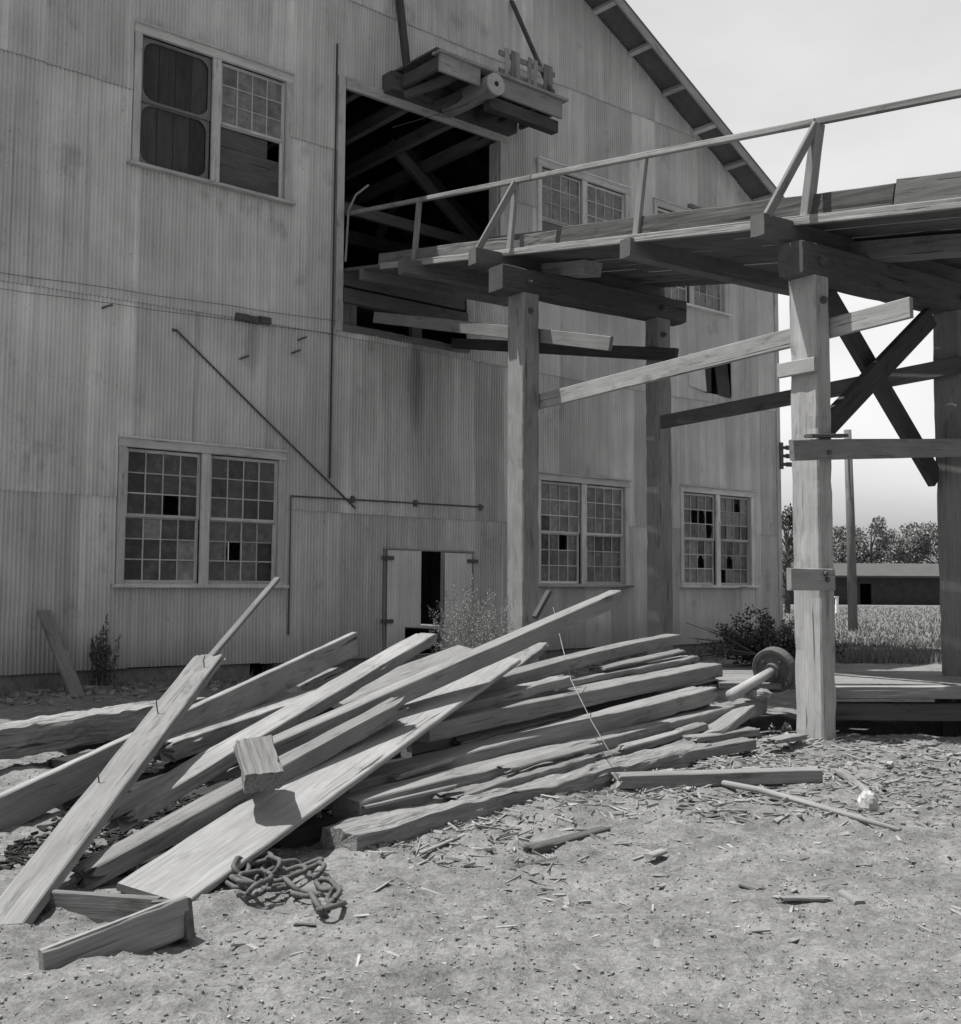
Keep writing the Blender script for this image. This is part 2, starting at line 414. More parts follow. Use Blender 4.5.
# trusses and rafters seen through the loft opening
tr = bpy.data.objects.new('roof_truss', None); C.objects.link(tr); tr.location = Vector((0, 0, 0)); tr.parent = mill
def truss(off):
    b = MB()
    b.beam(wp(SL + .3, 8.55, off), wp(SR - .3, 8.55, off), .2, .28)
    for sg in (-1, 1):
        b.beam(wp(SRIDGE, rake(SRIDGE) - .3, off), wp(SRIDGE + sg * 9.4, rake(SRIDGE + 9.4) - .3, off), .2, .26)
        for q in (1.6, 4.2, 6.6):
            b.beam(wp(SRIDGE + sg * q, rake(SRIDGE + q) - .35, off + .02), wp(SRIDGE + sg * (q - 1.5), 8.6, off + .02), .14, .18)
    return b
bpy.data.objects.remove(tr)
for off in (-5.2, -9.0, -13.0): truss(off).build('roof_truss', M['innerwood'], mill)
for sg in (-1, 1):
    for q in (.7, 2.0, 3.3, 4.6, 6.0, 7.4):
        b = MB(); s = SRIDGE + sg * q; b.beam(wp(s, rake(s) - .14, -.2), wp(s, rake(s) - .14, -DEPTH + .3), .1, .2); b.build('purlin', M['innerwood'], mill)
b = MB()
for q in range(5):
    b.beam(wp(-.6 + q * .95, 9.14, -.13), wp(-.6 + q * .95, 9.0, -6.9), .12, .22)
b.build('loft_joist', M['innerwood'], mill)
b = MB(); b.beam(wp(2.3, 9.3, -2.0), wp(4.6, 7.75, -2.0), .1, .2); b.beam(wp(-.6, 7.95, -2.1), wp(6, 7.85, -2.1), .1, .2); b.beam(wp(2.9, 9.7, -2.6), wp(5.3, 8.1, -2.6), .1, .18); b.beam(wp(-1, 6.3, -3), wp(4.5, 6.9, -3.4), .1, .2)
b.build('loose_brace', M['innerwood'], mill)

# ------------------------------------------------------------------ windows
def window(s0, s1, z0, z1, specs, label=None):
    """outer casing s0..s1, z0..z1; two units side by side, each an upper and a lower sash"""
    fr = MB(); mid = (s0 + s1) / 2; cz = .10; zt = z1 - .10; zb = z0 + .055
    fr.beam(wp(s0 + .05, z0 + .03, .015), wp(s0 + .05, z1, .015), .05, .10, up=W)
    fr.beam(wp(s1 - .05, z0 + .03, .015), wp(s1 - .05, z1, .015), .05, .10, up=W)
    fr.beam(wp(s0 - .01, z1 - .03, .022), wp(s1 + .01, z1 - .03, .022), .062, .12)
    fr.beam(wp(s0 - .01, z1 + .035, .04), wp(s1 + .01, z1 + .035, .04), .11, .025)
    fr.beam(wp(mid, z0 + .04, .008), wp(mid, z1 - .09, .008), .045, .13, up=W)
    for q in (s0 + .105, s1 - .105): fr.beam(wp(q, z0 + .04, -.06), wp(q, z1 - .09, -.06), .10, .012, up=W)
    o = fr.build('window', M['paint'], mill)
    if label: o['label'] = label
    b = MB(); b.beam(wp(s0 - .05, z0 + .02, .035), wp(s1 + .05, z0 + .02, .035), .15, .045); b.build('sill', M['paint'], o)
    units = [(s0 + .10, mid - .065), (mid + .065, s1 - .10)]
    zm = (zt + zb) / 2
    for (a, b2), sp in zip(units, specs):
        for half in (0, 1):                            # 0 upper, 1 lower
            u0, u1 = (zm - .015, zt) if half == 0 else (zb, zm + .015)
            of = -.035 if half == 0 else -.062
            k = sp[half]; sash = MB(); gl = MB()
            st = .045
            for q in (a + st / 2, b2 - st / 2): sash.beam(wp(q, u0, of), wp(q, u1, of), .035, st, up=W)
            sash.beam(wp(a + st, u0 + st / 2, of), wp(b2 - st, u0 + st / 2, of), .034, st); sash.beam(wp(a + st, u1 - st / 2, of), wp(b2 - st, u1 - st / 2, of), .034, st)
            ia, ib, iz0, iz1 = a + st, b2 - st, u0 + st, u1 - st
            if k == 'board':
                bd = MB()
                for q in range(4):
                    e0 = ia + (ib - ia) * q / 4; e1 = ia + (ib - ia) * (q + 1) / 4
                    bd.beam(wp((e0 + e1) / 2, iz0 - .01, of - .03), wp((e0 + e1) / 2, iz1 + .01, of - .03), .02, e1 - e0 - .004, up=W)
                # rounded corner brackets
                for (cs, czz, sa, sb) in ((ia, iz0, 1, 1), (ib, iz0, -1, 1), (ia, iz1, 1, -1), (ib, iz1, -1, -1)):
                    rr = .17; pts = [wp(cs, czz, of + .012)] + [wp(cs + sa * rr * (1 - math.sin(t)), czz + sb * rr * (1 - math.cos(t)), of + .012) for t in [i * math.pi / 12 for i in range(7)]]
                    sash.poly(pts)
                so = sash.build('sash', M['railwood'], o); bd.build('boarding', M['lumber_dark'], o); continue
            if k.startswith('plank'):
                so = sash.build('sash', M['paint'], o); bd = MB(); hole = 'hole' in k
                nb = 3
                for q in range(nb):
                    e0 = iz0 + (iz1 - iz0) * q / nb; e1 = iz0 + (iz1 - iz0) * (q + 1) / nb
                    right = ib - .2 if (hole and q == nb - 1) else ib + .005
                    bd.beam(wp(ia - .005, (e0 + e1) / 2, of - .02), wp(right, (e0 + e1) / 2 + U(-.01, .01), of - .02), .02, e1 - e0 - .006)
                bd.build('boarding', M['deckwood'], o); continue
            for c in range(1, 4):
                q = ia + (ib - ia) * c / 4
                sash.beam(wp(q, iz0, of), wp(q, iz1, of), .024, .018, up=W)
            for r in range(1, 3):
                q = iz0 + (iz1 - iz0) * r / 3; sash.beam(wp(ia, q, of + .001), wp(ib, q, of + .001), .022, .018)
            so = sash.build('sash', M['paint'], o)
            miss = set(); dark = set(); pale = set()
            for tok in k.split():
                if tok[0] == 'x': miss.add((int(tok[1]), int(tok[2])))
                if tok[0] == 'd': dark.add((int(tok[1]), int(tok[2])))
                if tok[0] == 'p': pale.add((int(tok[1]), int(tok[2])))
            base = {'D': .18, 'M': .42, 'L': .62}[k[0]]
            for r in range(3):
                for c in range(4):
                    e0 = ia + (ib - ia) * c / 4; e1 = ia + (ib - ia) * (c + 1) / 4
                    f1 = iz1 - (iz1 - iz0) * r / 3; f0 = iz1 - (iz1 - iz0) * (r + 1) / 3
                    if (r, c) in miss:
                        for (ca, cb, da, db) in random.sample([(e0, f0, 1, 1), (e1, f0, -1, 1), (e0, f1, 1, -1), (e1, f1, -1, -1)], random.choice((0, 1, 2))):
                            gl.poly([wp(ca, cb, of - .004), wp(ca + da * U(.03, .12), cb, of - .004), wp(ca + da * U(.01, .03), cb + db * U(.05, .16), of - .004)], .6)
                        continue
                    t = base + U(-.14, .14)
                    if (r, c) in dark: t = .03
                    if (r, c) in pale: t = 1.0
                    e0 = ia + (ib - ia) * c / 4; e1 = ia + (ib - ia) * (c + 1) / 4
                    f1 = iz1 - (iz1 - iz0) * r / 3; f0 = iz1 - (iz1 - iz0) * (r + 1) / 3
                    dz = U(-.006, .006); de = U(-.006, .006)
                    gl.quad(wp(e0, f0, of - .004), wp(e1, f0, of - .004 + de), wp(e1, f1, of - .004 + de + dz), wp(e0, f1, of - .004 + dz), t)
            if gl.f: gl.build('glass', M['glass'], o)
# codes: base tone letter, then x = missing, d = dark, p = pale, with row (from the top) and column
window(-3.48, -.98, 1.27, 3.2, [('D x22', 'D p13 p23 p01'), ('D', 'M x11 d13 d23')], 'ground floor window nearest the broken leaning plank')
window(-3.43, -.98, 6.89, 8.83, [('board', 'board'), ('L', 'plank hole')], 'upper window with boarded left half')
window(4.05, 6.42, 1.31, 3.25, [('L d20', 'M d00 d10 x02'), ('M', 'M d01 d02')])
window(7.92, 10.3, 1.31, 3.27, [('M x11 x12 x13 x23', 'L x12 d02'), ('L x02 d20 d22 d23', 'M x11 x20 d01')], 'window with the most panes knocked out')
window(4.07, 6.47, 6.89, 8.85, [('L', 'plank'), ('L', 'L')], 'upper window half hidden by the trestle')
window(7.2, 9.5, 6.89, 8.83, [('M', 'L'), ('L', 'L d11')])

# ------------------------------------------------------------------ other fittings of the wall
op = MB()                                              # casing of the loft opening
op.beam(wp(-.10, 5.15, .02), wp(-.10, 9.12, .02), .06, .13, up=W)
op.beam(wp(3.25, 6.1, .02), wp(3.25, 8.95, .02), .06, .17, up=W)
op.beam(wp(-.03, 9.03, .03), wp(3.34, 9.03, .03), .07, .18)
op.beam(wp(3.16, 6.12, -.12), wp(3.16, 8.95, -.12), .22, .03, up=W)
op.build('opening_frame', M['paint'], mill)
sl = MB()                                              # timbers in the slot below the opening
sl.beam(wp(-.02, 6.0, -.10), wp(3.3, 6.0, -.10), .18, .24); sl.beam(wp(-.02, 5.72, -.04), wp(2.46, 5.72, -.04), .16, .22)
sl.beam(wp(.16, 5.18, -.1), wp(.16, 5.62, -.1), .1, .26, up=W); sl.beam(wp(1.5, 5.18, -.14), wp(1.5, 5.62, -.14), .1, .2, up=W)
sl.beam(wp(-.03, 5.22, -.03), wp(2.5, 5.2, -.03), .14, .12, rough=.02, nseg=20)
sl.build('slot_timber', M['deckwood'], mill)
pp = MB(); pp.tube([wp(-.22, 2.9, .035), wp(-.215, 6, .04), wp(-.2, 9.6, .035)], .014); pp.build('conduit', M['wire'], mill)
pp = MB(); pp.tube([wp(-2.72, 4.75, .03), wp(-1.5, 3.80, .045), wp(.25, 2.48, .03)], .015); pp.tube([wp(-2.72, 4.75, .03), wp(-2.78, 4.77, -.02)], .02); pp.build('diagonal_pipe', M['iron'], mill)
pp = MB(); pp.tube([wp(-.88, .6, .03), wp(-.88, 2.6, .035), wp(2.82, 2.62, .035)], .014); 
for q in (.2, 1.4, 2.75): pp.box((q - .03, 0, 2.56), (q + .03, .05, 2.66), None, lambda a, b, c: wp(a, c, b))
pp.build('wall_pipe', M['iron'], mill)
for za, zb2 in ((5.06, 5.28), (4.86, 5.08)):
    pp = MB(); pp.tube([wp(-7 + q * .57, za + (zb2 - za) * q / 12 - .008 * math.sin(q * 2), .04) for q in range(13)], .0035); pp.build('wall_wire', M['wire'], mill)
pp = MB()
for s, z in ((-1.75, 5.09), (-1.57, 5.08), (-1.39, 5.1)): pp.box((s - .1, 0, z - .045), (s + .1, .09, z + .045), None, lambda a, b, c: wp(a, c, b))
pp.build('iron_bracket', M['iron'], mill)
for s, z in ((-3.72, 4.92), (-1.7, 4.52), (-.75, 4.93), (-.85, 4.72)):
    pp = MB(); pp.tube([wp(s - .06, z - .03, .02), wp(s, z, .07), wp(s + .07, z + .03, .06)], .014); pp.build('hook', M['iron'], mill)
pp = MB(); pp.tube([wp(-.05, 6.2, .12), wp(-.02, 7.0, .14), wp(.08, 7.25, .18), wp(.3, 7.45, .2)], .016); pp.build('bent_rod', M['railwood'], mill)
# doors at the foot of the wall
def leaf(s0, s1, z0, z1, notch, open_by, label):
    """corrugated door leaf hung on its far-from-gap edge"""
    b = MB(); ds = .055 / 6; n = int((s1 - s0) / ds); key = {}
    def pt(i, z):
        s = s0 + i * ds; o = .045 + .007 * math.sin(2 * math.pi * s / .055); h = s - s0 if open_by >= 0 else s1 - s
        return wp(s, z, o + abs(open_by) * h), (s + 3.3, z, 50 + s0)
    def V(i, z):
        if (i, z) not in key: p, g = pt(i, z); key[(i, z)] = b.vert(p, g, .75)
        return key[(i, z)]
    for i in range(n):
        lo = z0
        if notch and s0 + i * ds > notch[0]: lo = notch[1]
        b.f.append([V(i, lo), V(i + 1, lo), V(i + 1, z1), V(i, z1)])
    d = b.build('door', M['metal'], mill, smooth=True); d['label'] = label
    bt = MB()
    for z in (z1 - .12, z0 + .5):
        e = s0 if open_by >= 0 else s1
        bt.box((e - .12, .05, z - .03), (e + .10, .075, z + .03), None, lambda a, b_, c: wp(a, c, b_))
    bt.build('hinge', M['iron'], d)
leaf(.86, 1.52, .27, 1.86, (1.2, .68), .0, 'closed door leaf with its lower corner torn away')
leaf(1.93, 2.58, .27, 1.84, None, -.12, 'door leaf standing slightly open beside the black gap')
fd = MB()
fd.beam(wp(.82, .25, .02), wp(.82, 1.9, .02), .03, .04, up=W); fd.beam(wp(2.61, .25, .02), wp(2.61, 1.88, .02), .03, .04, up=W); fd.beam(wp(.80, 1.885, .025), wp(2.63, 1.87, .025), .035, .03)
fd.build('door_frame', M['railwood'], mill)
# loose sheet and dark hatch high on the right
b = MB(); b.poly([wp(8.66, 6.02, .05), wp(8.2, 5.95, .03), wp(8.2, 5.3, .04), wp(8.7, 5.22, .09)]); b.build('loose_sheet', M['metal'], mill)
b = MB(); b.beam(wp(8.9, 5.3, -.12), wp(8.9, 6.05, -.1), .03, .3, up=W); b.beam(wp(9.35, 5.2, .02), wp(9.4, 6.0, -.1), .03, .42, up=W); b.beam(wp(8.78, 5.25, -.06), wp(8.78, 6.03, -.06), .03, .5, up=W); b.build('hatch_board', M['shedwall'], mill)
b = MB(); b.beam(wp(8.25, 8.95, .03), wp(8.79, 8.93, .03), .12, .08); b.build('wall_bracket', M['railwood'], mill)
b = MB(); b.beam(wp(SR - .06, .25, .03), wp(SR - .06, EAVE - .1, .03), .05, .13, up=W); b.beam(wp(SR + .03, .25, -.08), wp(SR + .03, EAVE - .1, -.08), .18, .04, up=W)
b.build('corner_board', M['paint'], mill)
b = MB(); 
for z in (3.95, 4.13, 4.31): b.tube([wp(SR - .02, z, .06), wp(SR + .1, z, .16)], .035); b.tube([wp(SR + .08, z, .14), wp(SR + .2, z, .2)], .05)
b.box((SR - .05, .05, 3.85), (SR + .04, .1, 4.42), None, lambda a, b_, c: wp(a, c, b_))
b.build('insulator', M['iron'], mill)
# hoist platform hung out over the loft opening
wp_ = wp
def wp(s, z, off=0.0): return wp_(s - .09, z - .07, off)
h = MB()
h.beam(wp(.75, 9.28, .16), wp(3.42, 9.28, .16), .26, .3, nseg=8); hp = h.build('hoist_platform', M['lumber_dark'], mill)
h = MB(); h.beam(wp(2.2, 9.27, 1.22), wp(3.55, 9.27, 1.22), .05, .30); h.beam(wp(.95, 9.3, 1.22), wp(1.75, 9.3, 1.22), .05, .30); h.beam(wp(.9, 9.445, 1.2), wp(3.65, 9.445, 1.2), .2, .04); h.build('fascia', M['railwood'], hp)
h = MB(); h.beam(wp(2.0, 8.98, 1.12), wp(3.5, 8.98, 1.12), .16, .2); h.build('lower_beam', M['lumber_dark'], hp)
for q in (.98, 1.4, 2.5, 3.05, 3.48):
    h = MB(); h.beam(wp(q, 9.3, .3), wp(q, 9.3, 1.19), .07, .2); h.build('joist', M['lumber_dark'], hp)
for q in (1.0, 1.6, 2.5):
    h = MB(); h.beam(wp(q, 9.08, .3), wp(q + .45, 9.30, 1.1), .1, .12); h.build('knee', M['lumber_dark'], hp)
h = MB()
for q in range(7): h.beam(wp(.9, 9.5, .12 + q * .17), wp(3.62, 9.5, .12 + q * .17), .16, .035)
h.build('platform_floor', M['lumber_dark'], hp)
h = MB(); pts = []
h.tube([wp(1.97, 9.2, .2), wp(1.97, 9.2, .9), wp(1.97, 9.2, 1.32)], [.17, .175, .18], 20); h.tube([wp(1.97, 9.2, 1.2), wp(1.97, 9.2, 1.34)], .035, 8, 0); lg = h.build('hoist_log', M['lumber'], hp)
h = MB(); h.tube([wp(1.97, 9.2, 1.322), wp(1.97, 9.2, 1.328)], .035, 10); h.build('bore_hole', M['dark'], lg)
h = MB(); h.tube([wp(1.97, 9.2, 1.335), wp(1.97, 9.2, 1.375)], .175, 28); h.build('disc', M['pale'], lg)
h = MB(); h.tube([wp(1.97, 9.2, 1.37), wp(1.97, 9.2, 1.385)], .04, 12); h.build('hub', M['dark'], lg)
for q in range(9):
    if q in (3, 6): continue
    h = MB(); h.beam(wp(2.55 + q * .125, 9.52, .98), wp(2.55 + q * .125 + U(-.02, .02), 10.1, .98), .02, .10, up=W); h.build('picket', M['railwood'], hp)
for q in (9.7, 10.0): h = MB(); h.beam(wp(2.4, q, .955), wp(3.66, q, .955), .03, .09); h.build('picket_rail', M['railwood'], hp)
h = MB(); h.beam(wp(1.05, 9.32, .32), wp(.95, 11.4, .06), .1, .1, up=W); h.build('hanger', M['lumber_dark'], hp)
h = MB(); h.beam(wp(3.5, 9.5, 1.1), wp(3.5, 11.6, .05), .05, .08, up=W); h.build('hanger', M['lumber_dark'], hp)
h = MB(); h.tube([wp(.9, 8.6, .1), wp(1.7, 8.95, .6), wp(2.2, 9.2, 1.15), wp(2.35, 9.6, 1.3)], .006); h.build('hoist_cable', M['wire'], hp)

wp = wp_
# ------------------------------------------------------------------ the timber trestle (a ramp that climbs to the loft opening)
def T(t, v, dz=0.0): return Vector((-1.99 + .573 * t + .82 * v, 17.2 - .82 * t + .573 * v, 6.15 - .173 * t + dz))
def Tz(t, v, z): p = T(t, v); p.z = z; return p
UD = Vector((.573, -.82, 0)); VD = Vector((.82, .573, 0))
trestle = empty('timber_trestle', Tz(4.5, 1.1, 0), 'wooden trestle ramp on square timber posts climbing to the loft opening', 'trestle')
BENTS = (4.5, 8.75, 13.0); CAPB = {}
for bt in BENTS:
    top = T(bt, 0).z - .25; CAPB[bt] = top - .30
    for v in (.0, 2.2):
        b = MB(); hgt = CAPB[bt]
        if bt == BENTS[0]: w1, w2 = (.32, .25) if v == 0 else (.24, .25)
        else: w1, w2 = .30, .20
        b.beam(Tz(bt - w1 / 2, v + w2 / 2, -.5), Tz(bt - w1 / 2, v + w2 / 2, hgt), w2, w1, up=UD, nseg=40, rough=.007, cham=.014)
        b.build('post', M['timber'], trestle)
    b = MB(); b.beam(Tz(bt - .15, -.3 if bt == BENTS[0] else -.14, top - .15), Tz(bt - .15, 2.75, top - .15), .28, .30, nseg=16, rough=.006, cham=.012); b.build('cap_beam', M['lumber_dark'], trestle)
for bt in BENTS[:2]:
    for v in (0, 2.2):
        for dz in (-.22, .13):
            b = MB(); c = Tz(bt + .0, v + .10, CAPB[bt] + dz); b.tube([c, c + UD * .025], .035, 10); b.tube([c, c + UD * .06], .016, 6); b.build('bolt', M['iron'], trestle)
for (t, v, z) in ((8.79, .06, 2.49), (8.79, .0, 1.38), (8.79, -.02, 1.43)):
    b = MB(); c = Tz(t + .02, v, z); b.tube([c, c + UD * .03], .022, 8); b.build('bolt', M['iron'], trestle)
# joists: those over the bents stick out to carry the rail braces
SLP = Vector((UD.x, UD.y, -.173)).normalized()
for t, v0, sz in ((.55, 0, .16), (2.15, -.28, .2), (4.0, -.40, .2), (6.35, -.06, .2), (8.45, -.40, .2), (10.6, -.06, .2), (12.6, -.40, .2)):
    b = MB(); b.beam(T(t, v0, -.055 - sz / 2), T(t, 2.75, -.055 - sz / 2), sz * .8, sz, nseg=10, rough=.005); b.build('joist', M['deckwood'], trestle)
d = MB(); v = 0.0; i = 0
while v < 2.6:
    w = U(.17, .23)
    for (a, c) in (((-.1, 4.9), (4.92, 13.5)) if i % 2 else ((-.1, 7.4), (7.42, 13.5))):
        d.beam(T(a, v + w / 2, -.03 + U(-.012, .004)), T(c, v + w / 2, -.03 + U(-.012, .004)), w - .008, .05)
    v += w + U(.004, .012); i += 1
d.build('deck', M['deckwood'], trestle)
d = MB(); d.beam(T(1.1, .02, -.045), T(13.4, .02, -.045), .05, .085, nseg=20, rough=.006); d.build('edge_board', M['lumber'], trestle)
for (a, c, hh) in ((.9, 4.05, .17), (4.3, 5.0, .17), (5.1, 9.5, .21), (9.52, 13.4, .24)):
    for v in (.12, 2.5):
        b = MB(); b.beam(T(a, v, .0 + hh / 2), T(c, v, hh / 2 + U(-.01, .01)), .06, hh, nseg=14, rough=.010); b.build('kerb_board', M['deckwood'], trestle)
RH = .86
for (a, c) in ((-.05, 4.6), (4.62, 8.75), (8.77, 13.4)):
    b = MB(); b.beam(T(a, .06, RH - .02 + .002 * a), T(c, .06, RH - .02 + .002 * c), .065, .06, nseg=8, rough=.003); b.build('handrail', M['railwood'], trestle)
    b = MB(); b.beam(T(a, 2.56, RH), T(c, 2.56, RH), .055, .085); b.build('handrail', M['railwood'], trestle)
for t in (2.0, 4.22, 6.48, 8.72, 10.8, 12.9):
    for v in (.06, 2.56):
        b = MB(); b.beam(T(t - .12, v + .03, -.02), T(t + .05, v, RH - .05 + .002 * t if v < 1 else RH - .04), .09, .05 if t != 8.72 else .1, up=VD, nseg=4, rough=.002); b.build('rail_post', M['railwood'], trestle)
for t, v1 in ((3.97, -.33), (8.45, -.33), (12.6, -.33)):
    b = MB(); b.beam(T(t + .06, v1, -.055), T(t + .33, .03, RH + .002 * t - .05), .08, .045, up=UD); b.build('rail_brace', M['lumber'], trestle)
# ledgers between wall slot and first bent, side braces between the bents
b = MB(); b.beam(Tz(.45, .30, 5.33), Tz(5.72, .30, 4.02), .05, .165, nseg=6, rough=.003); b.build('side_brace', M['railwood'], trestle)
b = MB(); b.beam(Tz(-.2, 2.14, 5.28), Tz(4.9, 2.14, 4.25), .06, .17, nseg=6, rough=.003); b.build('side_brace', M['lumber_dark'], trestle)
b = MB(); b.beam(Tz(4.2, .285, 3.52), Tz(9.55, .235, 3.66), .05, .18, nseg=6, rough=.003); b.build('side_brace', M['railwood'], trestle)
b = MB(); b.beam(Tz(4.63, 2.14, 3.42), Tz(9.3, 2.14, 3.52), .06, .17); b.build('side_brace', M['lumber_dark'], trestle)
b = MB(); b.beam(Tz(8.77, -.03, 3.27), Tz(8.36, -.03, 3.27), .05, .13); b.build('cleat', M['railwood'], trestle)
b = MB(); b.beam(Tz(8.79, -.40, 2.48), Tz(8.79, 2.5, 2.72), .05, .18, nseg=8, rough=.004); b.build('cross_board', M['railwood'], trestle)
b = MB(); b.beam(Tz(8.79, -.18, 2.62), Tz(8.79, .32, 2.66), .09, .03); b.build('cleat', M['deckwood'], trestle)
b = MB(); b.beam(Tz(8.79, -.46, 1.38), Tz(8.79, .12, 1.38), .05, .19, rough=.003, nseg=4); b.build('cleat', M['railwood'], trestle)
b = MB(); b.beam(Tz(8.60, .12, 2.62), Tz(8.60, 1.95, 4.0), .08, .2, up=VD); b.build('sway_brace', M['lumber_dark'], trestle)
b = MB(); b.beam(Tz(8.45, .55, 4.05), Tz(8.45, 2.2, 2.4), .08, .2, up=VD); b.build('sway_brace', M['lumber_dark'], trestle)
b = MB(); b.beam(T(3.9, .75, -.16), T(4.9, .75, -.16), .28, .17, nseg=4, rough=.006); b.build('bolster', M['lumber'], trestle)
b = MB(); b.beam(T(8.3, .95, -.18), T(9.7, .95, -.18), .28, .17, nseg=4, rough=.006); b.build('bolster', M['lumber'], trestle)

# ------------------------------------------------------------------ lumber pile
G1 = 'boards in the lumber pile'
def board(name, a, b, w, t, label, roll=0, mat='lumber', rough=.004, jag=(0, 0), bow=0.0, tone=None, group=G1, cat='board', nseg=None):
    """a, b: (photo x, photo y, distance) of the two ends of the top face"""
    p0, p1 = at(*a), at(*b)
    x = (p1 - p0); L = x.length; x.normalize(); y = Vector((0, 0, 1)).cross(x).normalized(); z = x.cross(y)
    if roll: q = Matrix.Rotation(R(roll), 3, x); y = q @ y; z = q @ z
    m = MB(); ns = nseg or max(6, int(L / (.16 if rough < .01 else .05)))
    m._prism(lambda A, B, D: Vector((A, B, D - t / 2)), L, w, t, tone, ns, rough, jag, .006, bow)
    me_o = m.build(name, M[mat], None, smooth=False)
    me_o.matrix_world = Matrix.Translation(p0) @ Matrix((x, y, z)).transposed().to_4x4()
    return tag(me_o, label, cat, group)
board('plank', (150, 893, 4.85), (499, 655, 8.5), .345, .035, 'wide smooth plank sloping across the front of the pile, its foot behind the chain', rough=.003, tone=.72, roll=9)
board('broken_plank', (-2, 925, 4.45), (212, 650, 7.4), .19, .055, 'broken plank leaning up at the far left with a splintered top end', jag=(0, .22), rough=.003, tone=.85, roll=-6)
bp = bpy.data.objects['broken_plank']
for (dx, dy, hh) in ((2.05, .03, .10), (2.75, -.04, .07), (1.2, .05, .06)):
    m = MB(); m.tube([(dx, dy, -.01), (dx + .005, dy, hh * .6), (dx + .02, dy - .01, hh)], .0035, 5); nl = m.build('nail', M['wire'], None); nl.parent = bp
board('stick', (192, 676, 7.5), (277, 577, 8.7), .05, .03, 'thin broken stick pointing up from behind the leaning plank toward the left window', rough=.002, mat='deckwood', tone=.6)
board('stick', (534, 616, 12.2), (548, 590, 12.4), .06, .05, 'short dark stick standing behind the raised square beam by the middle post', mat='lumber_dark', rough=.002, group=None)
board('timber_beam', (262, 744, 6.4), (615, 590, 9.0), .12, .115, 'long square beam lying over the pile, its end raised highest toward the middle window', rough=.004, tone=.5)
board('plank', (98, 820, 5.6), (426, 633, 9.2), .19, .08, 'long bright plank with a bark-torn lower end passing behind the wood block', jag=(.3, .02), rough=.006, tone=.8)
board('plank', (-25, 806, 6.1), (354, 632, 10.6), .055, .21, 'tall dark-faced plank standing on edge at the back left of the pile', rough=.003, tone=.62)
board('rough_log', (-60, 735, 7.6), (192, 697, 10.2), .30, .22, 'rough bright-topped log at the far left back of the pile', mat='bark', rough=.03, tone=1.0)
board('plank', (155, 742, 7.6), (345, 681, 10.0), .26, .13, 'split wide board lying between the on-edge plank and the long bright plank', rough=.012, tone=.75, jag=(.1, .1))
board('slab_wood', (296, 686, 9.6), (340, 668, 10.3), .2, .06, 'short rough bark slab just under the on-edge plank', mat='bark', rough=.02, tone=1.0)
board('plank', (72, 872, 5.0), (403, 696, 7.0), .13, .095, 'splintered narrow plank running under the wood block onto the wide plank', jag=(.2, .16), rough=.006, tone=.8)
board('plank', (330, 700, 8.4), (470, 648, 10.2), .25, .05, 'pale board end wedged behind the raised square beam', rough=.004, tone=.65, roll=12)
board('plank', (500, 667, 9.0), (535, 642, 10.6), .26, .07, 'short pale board with nail holes under the raised square beam', rough=.012, tone=.9, jag=(0, .1))
board('timber_beam', (455, 688, 8.1), (673, 634, 11.3), .16, .10, 'topmost timber on the right side of the pile with bowed bright end', rough=.005, bow=.03, tone=.7)
board('plank', (556, 681, 9.2), (692, 655, 11.1), .17, .055, 'thin board just below the bowed topmost timber', rough=.008, tone=.8, jag=(.1, .15))
board('timber_beam', (415, 722, 7.3), (711, 663, 10.8), .23, .12, 'heavy bright beam in the middle of the right side with a square clean end', rough=.006, tone=.85)
board('plank', (425, 712, 7.6), (569, 674, 8.9), .15, .075, 'short split board lying on the heavy bright beam', rough=.009, jag=(0, .12), tone=.7)
board('plank', (655, 692, 9.8), (735, 679, 11.2), .25, .06, 'board with pale squared end jutting furthest toward the wheel', rough=.006, tone=.9)
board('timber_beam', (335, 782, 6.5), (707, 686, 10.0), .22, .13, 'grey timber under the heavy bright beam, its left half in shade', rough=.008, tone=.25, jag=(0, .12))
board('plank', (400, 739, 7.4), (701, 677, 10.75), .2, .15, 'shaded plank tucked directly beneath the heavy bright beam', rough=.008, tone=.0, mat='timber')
board('plank', (330, 800, 6.3), (588, 728, 8.6), .24, .07, 'rough-edged plank half in shade below the grey timber', rough=.014, tone=.4, jag=(.1, .2), roll=10)
board('timber_beam', (346, 799, 6.15), (757, 697, 10.6), .19, .15, 'longest low timber with square dark end, reaching right under the axle', rough=.009, tone=.7)
board('rough_log', (338, 830, 5.75), (700, 741, 8.75), .24, .13, 'split bark-shedding log lying lowest along the front of the pile', mat='bark', rough=.032, tone=.85, jag=(.02, .25))
board('slab_wood', (440, 797, 6.5), (590, 753, 7.8), .14, .08, 'ragged splinter slab wedged above the lowest log', mat='bark', rough=.025, tone=.7, jag=(.3, .2))
board('plank', (578, 760, 7.8), (705, 722, 9.3), .11, .055, 'narrow ragged board between the lowest log and the longest low timber', rough=.012, tone=.85, jag=(.1, .2))
board('timber_beam', (611, 774, 7.45), (817, 768, 7.75), .15, .085, 'single straight timber lying apart on the ground right of the pile', rough=.004, tone=.45, jag=(.15, 0))
board('slab_wood', (704, 733, 9.1), (738, 708, 9.9), .30, .07, 'pale tilted slab at the right end of the pile below the axle', rough=.008, tone=.95, roll=-14)
board('plank', (686, 737, 8.8), (754, 727, 9.5), .17, .06, 'short flat board end at the right foot of the pile', rough=.008, tone=.75, jag=(.1, .06))
board('plank', (672, 752, 8.3), (749, 738, 9.0), .13, .08, 'short dark-sided block lying lowest at the right foot of the pile', rough=.008, tone=.7)
